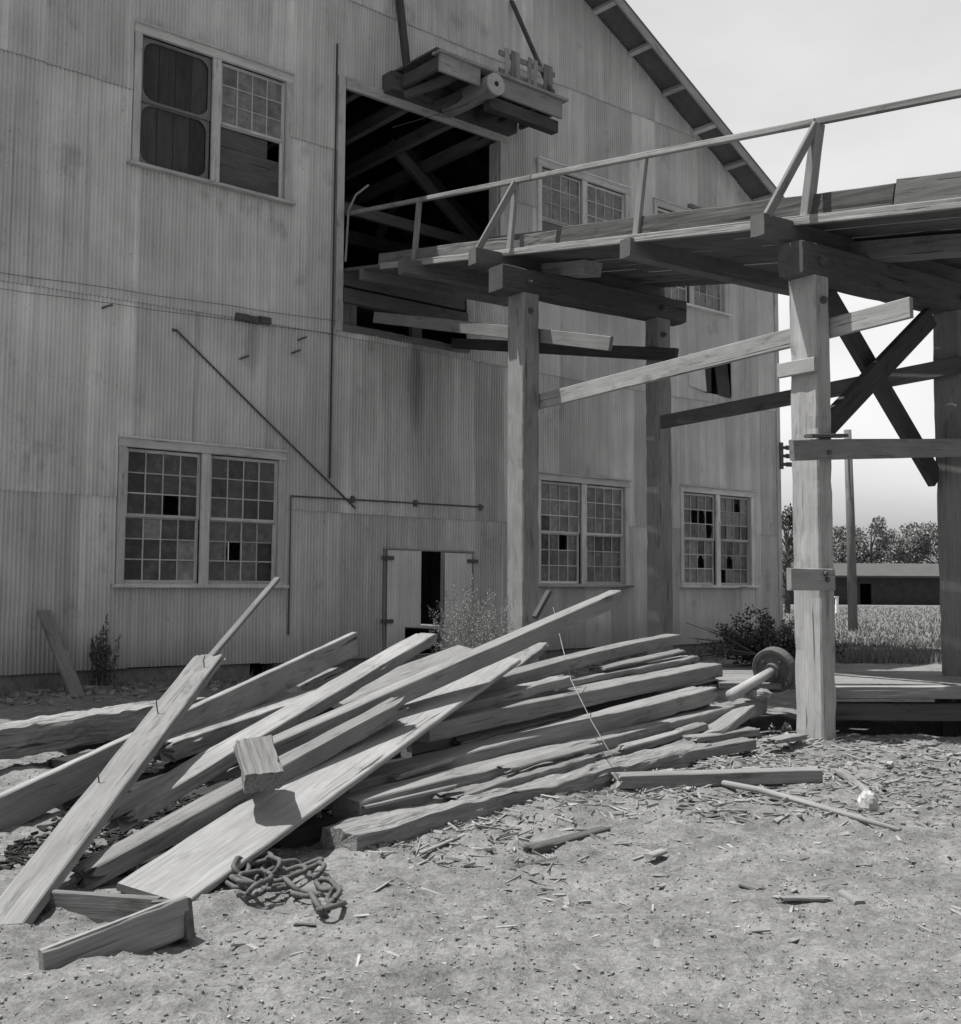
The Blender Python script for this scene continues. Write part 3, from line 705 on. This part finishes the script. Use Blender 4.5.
o = board('wood_block', (265, 773, 5.55), (253, 737, 5.88), .195, .10, 'stubby sawn block lying across the narrow plank near the front', mat='bark', rough=.014, tone=1.0, roll=-5, group=None, cat='block')
# timbers buried in the pile: slivers show in the gaps, left ones blackened to imitate shade
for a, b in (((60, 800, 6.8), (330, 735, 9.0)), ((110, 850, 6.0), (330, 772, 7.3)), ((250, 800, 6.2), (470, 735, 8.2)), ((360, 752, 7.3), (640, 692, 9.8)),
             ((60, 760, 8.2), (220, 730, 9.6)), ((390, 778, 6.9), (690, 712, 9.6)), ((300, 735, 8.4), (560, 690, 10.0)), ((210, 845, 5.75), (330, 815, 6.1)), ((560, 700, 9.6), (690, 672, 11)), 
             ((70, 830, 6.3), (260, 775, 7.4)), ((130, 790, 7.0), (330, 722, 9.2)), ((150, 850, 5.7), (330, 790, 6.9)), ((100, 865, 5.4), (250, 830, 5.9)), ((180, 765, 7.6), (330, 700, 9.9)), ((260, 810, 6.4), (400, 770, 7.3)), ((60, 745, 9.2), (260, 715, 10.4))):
    board('timber_beam', a, b, .24, .2, 'dark timber buried under the pile, only a sliver of it showing', mat='lumber_dark' if b[0] > 500 else 'shade_wood', rough=.008, tone=.3, group='buried dark timbers of the pile')
for a, b, w_ in (((455, 741, 7.6), (560, 714, 8.7), .09), ((600, 719, 8.9), (694, 700, 10.0), .07), ((500, 768, 7.0), (602, 741, 8.0), .08), ((618, 747, 8.1), (692, 727, 9.1), .06),
                 ((556, 692, 8.9), (646, 671, 10.3), .07), ((600, 667, 9.7), (684, 649, 11), .08), ((390, 777, 6.6), (455, 756, 7.2), .06), ((640, 709, 9.2), (704, 695, 10.2), .06),
                 ((105, 812, 6.0), (238, 756, 7.0), .10), ((160, 836, 5.7), (262, 796, 6.2), .07), ((122, 852, 5.4), (214, 822, 5.9), .05), ((200, 783, 6.5), (268, 757, 7.0), .06),
                 ((218, 725, 8.6), (300, 701, 9.8), .08), ((85, 782, 7.0), (170, 748, 8.0), .09), ((360, 806, 6.1), (470, 781, 6.7), .05), ((505, 701, 8.2), (580, 686, 9.1), .06), ((655, 688, 9.8), (716, 676, 10.7), .09), ((690, 716, 9.5), (742, 704, 10.3), .08)):
    board('slat', a, b, w_, U(.015, .03), 'thin broken slat stuck in among the larger boards of the pile', roll=U(-25, 25), rough=.007, jag=(U(.03, .2), U(.03, .25)), tone=U(.2, 1), mat=random.choice(('lumber', 'lumber', 'bark')), group='thin broken slats in the pile', cat='slat')
G2 = 'loose scraps on the dirt'
board('splinter', (524, 848, 5.75), (607, 826, 6.2), .07, .045, 'dark split stick lying alone on the dirt in front of the pile', mat='lumber_dark', rough=.006, jag=(.1, .04), group=G2, cat='scrap')
board('splinter', (648, 854, 5.55), (663, 849, 5.65), .05, .02, 'short chip of wood right of the dark split stick', rough=.004, group=G2, cat='scrap')
board('bark_piece', (800, 887, 5.0), (842, 878, 5.15), .14, .03, 'flat flaking bark piece near the lower right corner', mat='bark', rough=.012, jag=(.05, .06), group=G2, cat='scrap')
board('bark_piece', (772, 896, 4.85), (832, 896, 4.87), .045, .02, 'thin bark strip below the flat flaking piece', mat='bark', rough=.008, jag=(.1, .06), group=G2, cat='scrap')
board('bark_piece', (740, 880, 5.1), (765, 888, 5.0), .06, .02, 'small curled bark left of the flat flaking piece', mat='bark', rough=.008, jag=(.05, .06), group=G2, cat='scrap')
board('splinter', (843, 890, 4.95), (860, 901, 4.8), .05, .03, 'stubby splinter beside the flat flaking bark', rough=.004, group=G2, cat='scrap')
board('splinter', (420, 852, 5.65), (468, 832, 6.1), .02, .012, 'pale thin sliver on the dirt below the lowest log', rough=.002, tone=1, group=G2, cat='scrap')
board('splinter', (840, 768, 8.2), (872, 794, 7.2), .06, .04, 'twisted branch stub beside the white stone', mat='bark', rough=.01, group=G2, cat='scrap')
board('splinter', (768, 739, 8.9), (803, 733, 9.3), .12, .04, 'pale wood scrap at the foot of the front post', rough=.008, tone=1, jag=(.1, .1), group=G2, cat='scrap')
board('splinter', (232, 842, 5.9), (330, 828, 6.0), .02, .015, 'pale root-like stick in the shade above the chain', rough=.006, tone=1, group=G2, cat='scrap')
m = MB(); m.tube([at(700, 779, 7.7), at(760, 790, 7.28), at(820, 807, 6.75), at(900, 830, 6.2)], [.022, .02, .018, .014], 8); tag(m.build('pole', M['lumber'], None, True), 'long thin peeled pole lying on the dirt toward the right edge', 'pole')
m = MB(); m.tube([at(553, 607, 9.1), at(562, 645, 8.7), at(571, 680, 8.2), at(592, 722, 7.7), at(612, 756, 7.2)], .0035, 6, .9); tag(m.build('wire', M['railwood'], None, True), 'pale thin wire dangling down over the right side of the pile', 'wire')
# rough white stone
def stone(name, c, r, mat, label=None, cat='stone', sq=(1, 1, .8), seed=0):
    m = MB(); nu, nv = 14, 9
    for j in range(nv + 1):
        for i in range(nu):
            a = 2 * math.pi * i / nu; b = math.pi * j / nv
            d = Vector((math.sin(b) * math.cos(a) * sq[0], math.sin(b) * math.sin(a) * sq[1], math.cos(b) * sq[2]))
            m.vert(Vector(c) + d * r * (1 + .35 * noise.noise(d * 2.2 + Vector((seed, 0, 0))) + .12 * noise.noise(d * 6 + Vector((seed, 3, 0)))))
    for j in range(nv):
        for i in range(nu): m.f.append([j * nu + i, (j + 1) * nu + i, (j + 1) * nu + (i + 1) % nu, j * nu + (i + 1) % nu])
    return tag(m.build(name, M[mat]), label, cat)
stone('stone', at(868, 804, 6.9), .07, 'pale', 'white rough stone at the right edge of the dirt', sq=(.8, .8, 1.1), seed=4)

# ------------------------------------------------------------------ chain
def link_mb(p, d, L, w, r, tilt):
    m = MB(); d = Vector(d).normalized(); up = Vector((0, 0, 1)); y = up.cross(d).normalized(); z = d.cross(y)
    q = Matrix.Rotation(tilt, 3, d); y = q @ y
    pts = []; n = 20; hl = L / 2 - w / 2
    for i in range(n + 1):
        a = 2 * math.pi * i / n
        ca, sa = math.cos(a), math.sin(a)
        pts.append(Vector(p) + d * ((hl if ca > 0 else -hl) + ca * w / 2) + y * sa * w / 2)
    m.tube(pts, r, 8, cap=False); return m
chain = empty('chain', at(280, 880, 5.1) * 1.0, 'heavy rusty iron chain heaped on the dirt beside the foot of the wide plank', 'chain')
path = [(226, 868), (243, 874), (262, 868), (282, 862), (300, 856), (312, 857), (322, 868), (331, 879), (336, 892), (326, 900), (312, 886), (300, 880), (288, 872), (268, 880), (250, 888), (236, 876), (246, 860), (262, 858), (280, 868), (296, 866)]
for i in range(len(path) - 1):
    x0, y0 = path[i]; x1, y1 = path[i + 1]
    Y0 = 1.26 * F / (y0 - 587 + 2); Y1 = 1.26 * F / (y1 - 587 + 2); p, q = at(x0, y0, Y0), at(x1, y1, Y1)
    c = (p + q) / 2; c.z = max(gh(c.x, c.y) + .03 + (.035 if i > 12 else 0), .03); dd = (q - p); dd.z = U(-.02, .03)
    link_mb(c, dd, .165, .07, .0115, R(90) * (i % 2) * .45 + U(.0, .35)).build('link', M['iron'], chain, True)

# ------------------------------------------------------------------ wheel on an axle
wc = at(774, 670, 10.55); ae = at(732, 695, 10.0)
ax = (wc - ae).normalized()
wheel = empty('wheel_and_axle', wc, 'iron wheel on a tapering wooden axle resting on the end of the pile', 'wheel')
def lathe(c, axd, prof, n=32):
    m = MB(); axd = axd.normalized(); y = Vector((0, 0, 1)).cross(axd).normalized(); z = axd.cross(y)
    for (r, h) in prof:
        for k in range(n):
            a = 2 * math.pi * k / n; m.vert(c + axd * h + y * math.cos(a) * r + z * math.sin(a) * r)
    for j in range(len(prof) - 1):
        for k in range(n): m.f.append([j * n + k, j * n + (k + 1) % n, (j + 1) * n + (k + 1) % n, (j + 1) * n + k])
    m.f.append([k for k in range(n)][::-1]); m.f.append([(len(prof) - 1) * n + k for k in range(n)])
    return m
lathe(wc, ax, [(.05, -.06), (.07, -.06), (.075, -.03), (.15, -.02), (.165, -.035), (.195, -.035), (.205, -.025), (.205, .055), (.19, .06), (.05, .06)]).build('wheel_disc', M['iron'], wheel, False)
m = MB(); m.tube([wc + ax * .0, wc - ax * .25, ae - ax * .02], [.038, .044, .052], 14); m.build('axle', M['timber'], wheel, True)
y_ = Vector((0, 0, 1)).cross(ax).normalized(); z_ = ax.cross(y_)
for k in range(4):
    a = R(45 + 90 * k); c = wc + y_ * math.cos(a) * .115 + z_ * math.sin(a) * .115
    m = MB(); m.tube([c - ax * .05, c - ax * .01], .014, 8); m.build('bolt', M['iron'], wheel)

# ------------------------------------------------------------------ low loading platform behind the front post
plat = empty('loading_platform', (4.2, 11.4, 0), 'low loading platform of heavy planks with a dark hollow beneath, behind the front post', 'platform')
m = MB()
for k in range(7):
    yy = 10.62 + k * .235; m.beam((2.0 + U(0, .25), yy, .42), (8.8, yy - .05, .42), .225, .06, nseg=16, rough=.006)
m.build('deck', M['lumber'], plat)
m = MB(); m.beam((3.05, 10.44, .375), (8.6, 10.4, .40), .12, .11, nseg=12, rough=.008, tone=.7); m.build('edge_timber', M['lumber'], plat)
m = MB(); m.beam((3.2, 10.48, .20), (8.6, 10.52, .21), .14, .16, nseg=12, rough=.01, tone=.3); m.build('edge_timber', M['deckwood'], plat)
for xx in (2.1, 4.9, 7.9):
    m = MB(); m.beam((xx, 10.75, .30), (xx, 12.2, .30), .2, .17); m.build('bearer', M['lumber_dark'], plat)
    for yy in (10.85, 12.0): m = MB(); m.beam((xx, yy, -.5), (xx, yy, .21), .18, .18, up=(0, 1, 0)); m.build('stub_post', M['lumber_dark'], plat)
# lumps of bark at its left end, near the wheel
stone('stone', at(757, 694, 10.25), .10, 'stonechip', 'flat pale stone under the axle', sq=(1.4, .9, .5), seed=8)

# ------------------------------------------------------------------ wooden trough in the lower left corner
tg = empty('wooden_trough', at(120, 915, 4.5), 'open wooden trough lying in the lower left corner', 'trough')
def tb(a, b, w, h, mat='lumber'):
    m = MB(); m.beam(a, b, w, h, nseg=10, rough=.005, anchor=(.5, 1)); m.build('side_board', M[mat], tg)
pa, pb = at(30, 888, 4.75), at(160, 897, 4.55); pc, pd = at(98, 928, 4.15), at(185, 895, 4.42); 
tb(pa, pb, .035, .16, 'deckwood'); tb(pc + (pc - pd) * .6, pd, .035, .15)
m = MB(); m.beam(pb + Vector((-.02, 0, -.01)), pd + Vector((.01, .0, -.01)), .035, .15, anchor=(.5, 1), nseg=4, rough=.004); m.build('end_board', M['deckwood'], tg)
m = MB(); q = [pa + Vector((0, 0, -.16)), pb + Vector((0, 0, -.16)), pd + Vector((0, 0, -.15)), pc + (pc - pd) * .6 + Vector((0, 0, -.15))]
m.poly(q); m.poly([p - Vector((0, 0, .02)) for p in q[::-1]]); m.build('bottom_board', M['lumber_dark'], tg)

board('plank', (45, 610, 14.2), (80, 700, 13.6), .18, .05, 'grey board leaning at the left edge against the mill wall', rough=.004, tone=.5, group=None)

# ------------------------------------------------------------------ plants
def leafquad(m, p, size, tone, stretch=1.6, up=None):
    d = Vector((U(-1, 1), U(-1, 1), U(-1, 1))).normalized() if up is None else (up + Vector((U(-1, 1), U(-1, 1), U(-1, 1))) * .5).normalized()
    e = d.cross(Vector((U(-1, 1), U(-1, 1), U(-1, 1)))).normalized()
    m.poly([p - e * size * .5 , p + d * size * stretch * .5, p + e * size * .5, p - d * size * stretch * .5], tone)
def weed(name, base, h, spread, nst, leaf, mat, label, stem_r=.004, per=40, leaf_from=.25, lean=(0, 0)):
    root = empty(name, base, label, 'plant'); st = MB(); lf = MB()
    for i in range(nst):
        a = U(0, 6.28); r = spread * math.sqrt(random.random()); hh = h * U(.6, 1) * (1 - .35 * r / max(spread, .01))
        b0 = Vector(base) + Vector((math.cos(a) * r * .25, math.sin(a) * r * .25, -.03)); tip = Vector(base) + Vector((math.cos(a) * r + lean[0] * hh, math.sin(a) * r + lean[1] * hh, hh))
        mid = (b0 + tip) / 2 + Vector((0, 0, hh * .12)); pts = [b0, (b0 + mid) / 2 + Vector((0, 0, .02)), mid, tip]
        st.tube(pts, [stem_r, stem_r * .9, stem_r * .7, stem_r * .3], 4, .5)
        for k in range(per):
            u = leaf_from + (1 - leaf_from) * random.random()
            q = b0.lerp(mid, u * 2) if u < .5 else mid.lerp(tip, u * 2 - 1)
            w = .16 * h * (1.1 - u) * .6
            leafquad(lf, q + Vector((U(-w, w), U(-w, w), U(-w, w))), leaf * U(.6, 1.4), U(0, 1), 2.2, Vector((0, 0, .6)))
    st.build('stem', M['trunk'] if mat != 'weed_pale' else M['weed_pale'], root); lf.build('leaves', M[mat], root)
    return root
def G(x, y): return Vector((x, y, gh(x, y)))
weed('tall_weed', G(.0, 13.7), 1.62, .58, 120, .0085, 'weed_pale', 'tall feathery pale weed growing just right of the dark doorway', .0025, 170, .03)
weed('dry_weed', G(-4.62, 14.6), 1.0, .22, 22, .014, 'leaf_dark', 'thin dark weed against the foundation at the far left', .004, 90, .08)
weed('small_weed', G(-1.52, 5.35), .17, .06, 7, .012, 'weed_pale', 'small pale weed sprouting beside the foot of the wide plank', .0018, 16, .2)
weed('small_weed', G(-.80, 6.1), .30, .04, 3, .010, 'weed_pale', 'spindly pale weed stalk standing behind the chain', .002, 18, .2)
weed('small_weed', G(2.75, 10.35), .18, .12, 9, .02, 'weed_pale', 'small weed tuft at the left foot of the front post', .002, 8, .3)
# bush by the far corner of the mill
bush = empty('bush', G(5.1, 19.6), 'dark spreading bush with pale blooms below the right-hand window', 'bush')
st = MB(); lf = MB(); fl = MB()
for i in range(70):
    a = U(-.3, 3.4) if i % 3 else U(0, 6.28); ln = U(.5, 1.25); tip = Vector((5.1 + math.cos(a) * ln * 1.05, 19.6 + U(-.5, .5), gh(5.1, 19.6) + .15 + abs(math.sin(a)) * ln * .6 + U(0, .15)))
    b0 = Vector((5.1 + U(-.3, .4), 19.6 + U(-.3, .3), 0)); st.tube([b0, b0.lerp(tip, .5) + Vector((0, 0, .1)), tip], [.012, .008, .003], 4)
    for k in range(150):
        u = random.random() ** .7; q = b0.lerp(tip, u) + Vector((U(-.1, .1), U(-.1, .1), U(-.06, .12)))
        if q.x > 5.1 and q.z > .45 and random.random() < .45: leafquad(fl, q, .028, U(0, 1))
        else: leafquad(lf, q, U(.022, .045), U(0, 1))
for i in range(16):
    b0 = Vector((4.9 + U(-.2, .3), 19.3 + U(-.3, .3), .2)); tip = b0 + Vector((-U(.9, 1.7), U(-.3, .2), U(-.1, .55))); st.tube([b0, b0.lerp(tip, .5) + Vector((0, 0, .06)), tip], [.01, .007, .004], 4, .8)
st.build('stem', M['trunk'], bush); lf.build('leaves', M['leaf_dark'], bush); fl.build('blooms', M['flower'], bush)

def tree(x, y, h, cw, label, mat='leaf_hazed', n=2400, seed=0):
    root = empty('tree', (x, y, 0), label, 'tree', 'trees beyond the field'); t = MB(); random.seed(1000 + seed)
    t.tube([(x, y, -.2), (x + U(-.1, .1), y, h * .3), (x + U(-.3, .3), y, h * .6), (x + U(-.3, .3), y, h * .92)], [h * .03, h * .024, h * .015, h * .004], 7)
    lf = MB(); cl = []
    for i in range(24):
        a = U(0, 6.28); zz = U(.18, .97); rr = cw * math.sqrt(max(0, 1 - ((zz - .45) / .56) ** 2)) * U(.3, 1)
        c = Vector((x + math.cos(a) * rr, y + math.sin(a) * rr, h * zz)); cl.append((c, U(.18, .36) * cw))
        t.tube([(x, y, h * zz * .7), c], [h * .009, h * .003], 4)
    for i in range(n):
        c, r = random.choice(cl); d = Vector((U(-1, 1), U(-1, 1), U(-1, 1))); d = d.normalized() * r * random.random() ** .4
        leafquad(lf, c + d, U(.10, .22) * h / 7, U(0, 1), 1.4)
    t.build('trunk', M['trunk'], root); lf.build('crown', M[mat], root)
for i, (px, Y, h, cw, lb) in enumerate(((787, 62, 6.4, 1.6, 'loose feathery tree seen between the mill corner and the front post'), (845, 120, 8.4, 4.0, 'round tree crown directly behind the utility pole'), (820, 125, 8.6, 4.0, 'tree hidden mostly by the front post'),
        (872, 118, 9.3, 3.8, 'taller bushy tree right of the utility pole above the shed roof'), (905, 122, 9, 4.2, 'broad tree behind the shed beside the right edge'), (938, 116, 8.6, 4.0, 'tree at the extreme right beyond the shed'), (975, 124, 9.5, 4.5, 'last tree on the right beyond the shed'), (783, 130, 7.5, 4.0, 'dark tree low behind the mill corner'))):
    p = at(px, 590, Y); tree(p.x, Y, h * .88, cw, lb, 'leaf_hazed' if i else 'leaf_mid', 6500 if i else 3000, i)
random.seed(99)
# far shed
sx0 = at(789, 590, 96).x; sx1 = at(990, 590, 96).x; sy = 96.0
shed = empty('long_shed', ((sx0 + sx1) / 2, sy, 0), 'long low dark shed with a pale roof across the field', 'shed')
m = MB(); bx0 = at(860, 590, 96).x; bx1 = at(871.5, 590, 96).x
for a, b in ((sx0, bx0), (bx1, sx1)): m.box((a, sy, -.2), (b, sy + .2, 2.25))
m.box((bx0, sy, 1.75), (bx1, sy + .2, 2.25)); m.box((sx0, sy + 5, -.2), (sx1, sy + 5.2, 2.25)); m.box((sx0, sy + .21, -.2), (sx0 + .2, sy + 4.99, 2.25)); m.box((sx1 - .2, sy + .21, -.2), (sx1, sy + 4.99, 2.25)); m.build('wall', M['shedwall'], shed)
m = MB(); q = [(sx0 - .4, sy - .5, 2.26), (sx1 + .4, sy - .5, 2.26), (sx1 + .4, sy + 2.6, 3.35), (sx0 - .4, sy + 2.6, 3.35), (sx1 + .4, sy + 5.7, 2.26), (sx0 - .4, sy + 5.7, 2.26)]
q2 = [(a, b, c + .15) for a, b, c in q]
for r in (q, q2): m.poly([r[k] for k in (0, 1, 2, 3)]); m.poly([r[k] for k in (3, 2, 4, 5)])
m.poly([q[0], q[1], q2[1], q2[0]]); m.poly([q[0], q[3], q[5], q2[5], q2[3], q2[0]]); m.poly([q[1], q[2], q[4], q2[4], q2[2], q2[1]]); m.build('roof', M['shedroof'], shed)
# white marker post
p = at(836.5, 596, 60); m = MB(); m.beam((p.x, 60, -.1), (p.x + .02, 60, .85), .14, .14, up=(0, 1, 0), cham=.02); m.box((p.x - .09, 59.92, .85), (p.x + .1, 60.08, .92)); tag(m.build('marker_post', M['white']), 'short white post in the field left of the utility pole', 'post')
# utility pole and its wires
pole = empty('utility_pole', at(853, 628, 36.5), 'leaning wooden utility pole standing in the field', 'utility pole')
b0 = at(853, 629, 36.5); t0 = at(847.5, 430, 36.5); m = MB(); m.tube([b0 - Vector((0, 0, .4)), b0.lerp(t0, .5) + Vector((.02, 0, 0)), t0], [.155, .14, .12], 12); m.build('shaft', M['deckwood'], pole, True)
m = MB(); m.beam(t0 + Vector((-.7, -.16, -.55)), t0 + Vector((.7, -.16, -.5)), .08, .1); m.build('crossarm', M['timber'], pole)
for dx in (-.6, .6): m = MB(); m.tube([t0 + Vector((dx, -.16, -.48)), t0 + Vector((dx, -.16, -.36))], .035, 8); m.build('insulator', M['pale'], pole)
for k, zz in enumerate((3.95, 4.31)):
    a = wp(SR + .18, zz, .2); b = t0 + Vector((-.6 + 1.2 * k, -.16, -.36)); c = b + Vector((26, -6, .3)); m = MB()
    m.tube([a.lerp(b, i / 10) - Vector((0, 0, .15 * (1 - (i / 5 - 1) ** 2))) for i in range(11)] + [b.lerp(c, i / 8) - Vector((0, 0, .5 * (1 - (i / 4 - 1) ** 2))) for i in range(1, 9)], .011, 5)
    tag(m.build('overhead_wire', M['wire'], None, True), 'upper overhead wire from mill corner to utility pole' if k else 'lower overhead wire from mill corner to utility pole', 'wire')
# grassy bank and field grass
def blades(name, n, fx, hmin, hmax, wdt, mat):
    m = MB()
    for i in range(n):
        x, y = fx(); z = gh(x, y) - .01; h = U(hmin, hmax); a = U(0, 3.14); dx, dy = math.cos(a) * wdt, math.sin(a) * wdt; lx, ly = U(-.4, .4) * h, U(-.4, .4) * h
        m.poly([(x - dx, y - dy, z), (x + dx, y + dy, z), (x + lx, y + ly, z + h)], U(0, 1))
    return tag(m.build(name, M[mat]), kind='stuff')
def bank():
    y = U(20.5, 23.5); return U(.30, .52) * y, y
blades('bank_grass', 5200, bank, .08, .26, .014, 'grass')
def field():
    y = 26 + 60 * random.random() ** 1.6; return U(.24, .5) * y, y
blades('field_grass', 16000, field, .04, .14, .03, 'grass')
def foot():
    s = U(-7, 11); o = abs(random.gauss(0, .35)) + .05; p = wp(s, 0, o); return p.x, p.y
blades('wall_grass', 2600, foot, .05, .22, .008, 'grass')

# ------------------------------------------------------------------ litter of chips, bark and gravel on the dirt
def litter(name, n, region, L, w, t, mat, tone=(0, 1)):
    m = MB()
    for i in range(n):
        x, y = region(); z = gh(x, y); l = U(*L) * (1 + .6 * (random.random() ** 6)); ww = l * U(*w); tt = U(*t); a = U(0, 6.28); m.tone = U(*tone)
        e = Vector((math.cos(a), math.sin(a), U(-.25, .25))).normalized(); f = Vector((0, 0, 1)).cross(e).normalized(); g = e.cross(f)
        q = Matrix.Rotation(U(-.5, .5), 3, e); f = q @ f; g = q @ g; c = Vector((x, y, z + tt * .45))
        i0 = len(m.v)
        k1, k2 = U(.3, 1), U(.3, 1)
        for sz in (-1, 1):
            for (pa_, pb_) in ((-1, -k1), (1, -k2), (1 * U(.8, 1.1), k2 * U(.4, 1)), (-1, k1)):
                m.vert(c + e * pa_ * l / 2 + f * pb_ * ww / 2 + g * sz * tt / 2)
        for qd in ((0, 3, 2, 1), (4, 5, 6, 7), (0, 1, 5, 4), (1, 2, 6, 5), (2, 3, 7, 6), (3, 0, 4, 7)): m.f.append([i0 + k for k in qd])
    return tag(m.build(name, M[mat]), kind='stuff')
def near():
    y = 3.2 + 7.5 * random.random() ** 1.3; return U(-.5, .46) * y + .2, y
def fore():
    y = 4.0 + 5 * random.random(); return U(-.2, .42) * y, y
litter('wood_flakes', 200, fore, (.03, .10), (.15, .5), (.003, .009), 'chip', (.2, 1))
def piles():
    u = random.random(); p = Vector((-.7, 5.9, 0)).lerp(Vector((2.1, 9.2, 0)), u); n = Vector((.75, -.65, 0)); return (p + n * random.gauss(.15, .4)).xy
def right():
    return U(1.2, 4.2), U(6.5, 10.2)
litter('wood_chips', 1300, near, (.010, .04), (.12, .5), (.002, .004), 'chip')
litter('wood_splinters', 1500, piles, (.025, .15), (.04, .16), (.004, .014), 'chip')
litter('bark_litter', 2400, right, (.02, .14), (.06, .35), (.004, .014), 'chip', (0, .8))
litter('gravel', 6000, near, (.005, .016), (.6, 1), (.003, .008), 'stonechip')
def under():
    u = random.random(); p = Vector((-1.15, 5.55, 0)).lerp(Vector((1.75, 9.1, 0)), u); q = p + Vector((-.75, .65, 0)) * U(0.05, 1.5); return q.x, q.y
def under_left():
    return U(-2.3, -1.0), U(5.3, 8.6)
litter('pile_shade_litter', 4200, under, (.02, .09), (.15, .5), (.005, .015), 'shade_litter', (0, 1))  # litter with the shade of the gaps put into its colour
litter('pile_shade_litter', 3600, under_left, (.02, .09), (.15, .5), (.005, .015), 'shade_litter', (0, 1))
def wallfoot():
    s = U(-7, 10); p = wp(s, 0, abs(random.gauss(.2, .8)) + .1); return p.x, p.y
litter('rubble', 1300, wallfoot, (.03, .14), (.3, .8), (.015, .05), 'stonechip')

# ------------------------------------------------------------------ light
az, el = R(178), R(67)
S = Vector((math.cos(az) * math.cos(el), math.sin(az) * math.cos(el), math.sin(el)))
sl_ = bpy.data.lights.new('sun', 'SUN'); sl_.energy = 5.0; sl_.angle = R(.53); sl_.color = (1, .985, .96)
so = bpy.data.objects.new('sun', sl_); C.objects.link(so); so.rotation_euler = S.to_track_quat('Z', 'Y').to_euler(); so.location = (0, 0, 30)
w = bpy.data.worlds.new('World'); bpy.context.scene.world = w; w.use_nodes = True; nt = w.node_tree; bg = nt.nodes['Background']
sk = nt.nodes.new('ShaderNodeTexSky'); sk.sky_type = 'NISHITA'; sk.sun_disc = False; sk.sun_elevation = el
sk.sun_rotation = math.pi / 2 - az; sk.dust_density = 3.0; sk.air_density = 1.2
bw = nt.nodes.new('ShaderNodeSeparateColor'); nt.links.new(sk.outputs[0], bw.inputs[0])   # blue-sensitive film: the blue of the sky
tc = nt.nodes.new('ShaderNodeTexCoord'); mp = nt.nodes.new('ShaderNodeMapping'); mp.inputs['Scale'].default_value = (1, 1, 2.6); nt.links.new(tc.outputs['Generated'], mp.inputs[0])
cn = nt.nodes.new('ShaderNodeTexNoise'); cn.inputs['Scale'].default_value = 2.6; cn.inputs['Detail'].default_value = 6; nt.links.new(mp.outputs[0], cn.inputs['Vector'])
mr = nt.nodes.new('ShaderNodeMapRange'); mr.inputs[1].default_value = .35; mr.inputs[2].default_value = .75; mr.inputs[3].default_value = .95; mr.inputs[4].default_value = 1.25; nt.links.new(cn.outputs['Fac'], mr.inputs[0])
mu = nt.nodes.new('ShaderNodeMath'); mu.operation = 'MULTIPLY'; nt.links.new(bw.outputs[2], mu.inputs[0]); nt.links.new(mr.outputs[0], mu.inputs[1])
vd = nt.nodes.new('ShaderNodeVectorMath'); vd.operation = 'DOT_PRODUCT'; nt.links.new(tc.outputs['Generated'], vd.inputs[0]); vd.inputs[1].default_value = Vector((.42, .87, .26)).normalized()   # sky kept bright beyond the mill, dimmed elsewhere to cut fill light
vr = nt.nodes.new('ShaderNodeMapRange'); vr.interpolation_type = 'SMOOTHSTEP'; vr.inputs[1].default_value = .25; vr.inputs[2].default_value = .92; vr.inputs[3].default_value = .54; vr.inputs[4].default_value = 1.22; nt.links.new(vd.outputs['Value'], vr.inputs[0])
m2 = nt.nodes.new('ShaderNodeMath'); m2.operation = 'MULTIPLY'; nt.links.new(mu.outputs[0], m2.inputs[0]); nt.links.new(vr.outputs[0], m2.inputs[1])
sz = nt.nodes.new('ShaderNodeSeparateXYZ'); nt.links.new(tc.outputs['Generated'], sz.inputs[0])
hz = nt.nodes.new('ShaderNodeMapRange'); hz.inputs[1].default_value = .0; hz.inputs[2].default_value = .38; hz.inputs[3].default_value = 1.4; hz.inputs[4].default_value = 1.0; nt.links.new(sz.outputs[2], hz.inputs[0])   # brightness lift low in the sky, offsets the blue channel's fall
m3 = nt.nodes.new('ShaderNodeMath'); m3.operation = 'MULTIPLY'; nt.links.new(m2.outputs[0], m3.inputs[0]); nt.links.new(hz.outputs[0], m3.inputs[1])
nt.links.new(m3.outputs[0], bg.inputs['Color']); bg.inputs['Strength'].default_value = .125

# ------------------------------------------------------------------ camera object and render settings
cd = bpy.data.cameras.new('camera'); cam = bpy.data.objects.new('camera', cd); C.objects.link(cam); bpy.context.scene.camera = cam
cd.sensor_width = 36; cd.lens = F / 1024 * 36; cd.shift_x = (480.5 - CX) / 1024; cd.shift_y = (CY - 512) / 1024; cd.clip_start = .05; cd.clip_end = 4000
cam.matrix_world = Matrix.Translation((0, 0, EYE)) @ Matrix((RIGHT, UP, -FWD)).transposed().to_4x4()
sc = bpy.context.scene; sc.view_settings.view_transform = 'Standard'; sc.view_settings.look = 'None'; sc.view_settings.exposure = 0.16; sc.view_settings.gamma = 1
sc.cycles.max_bounces = 6
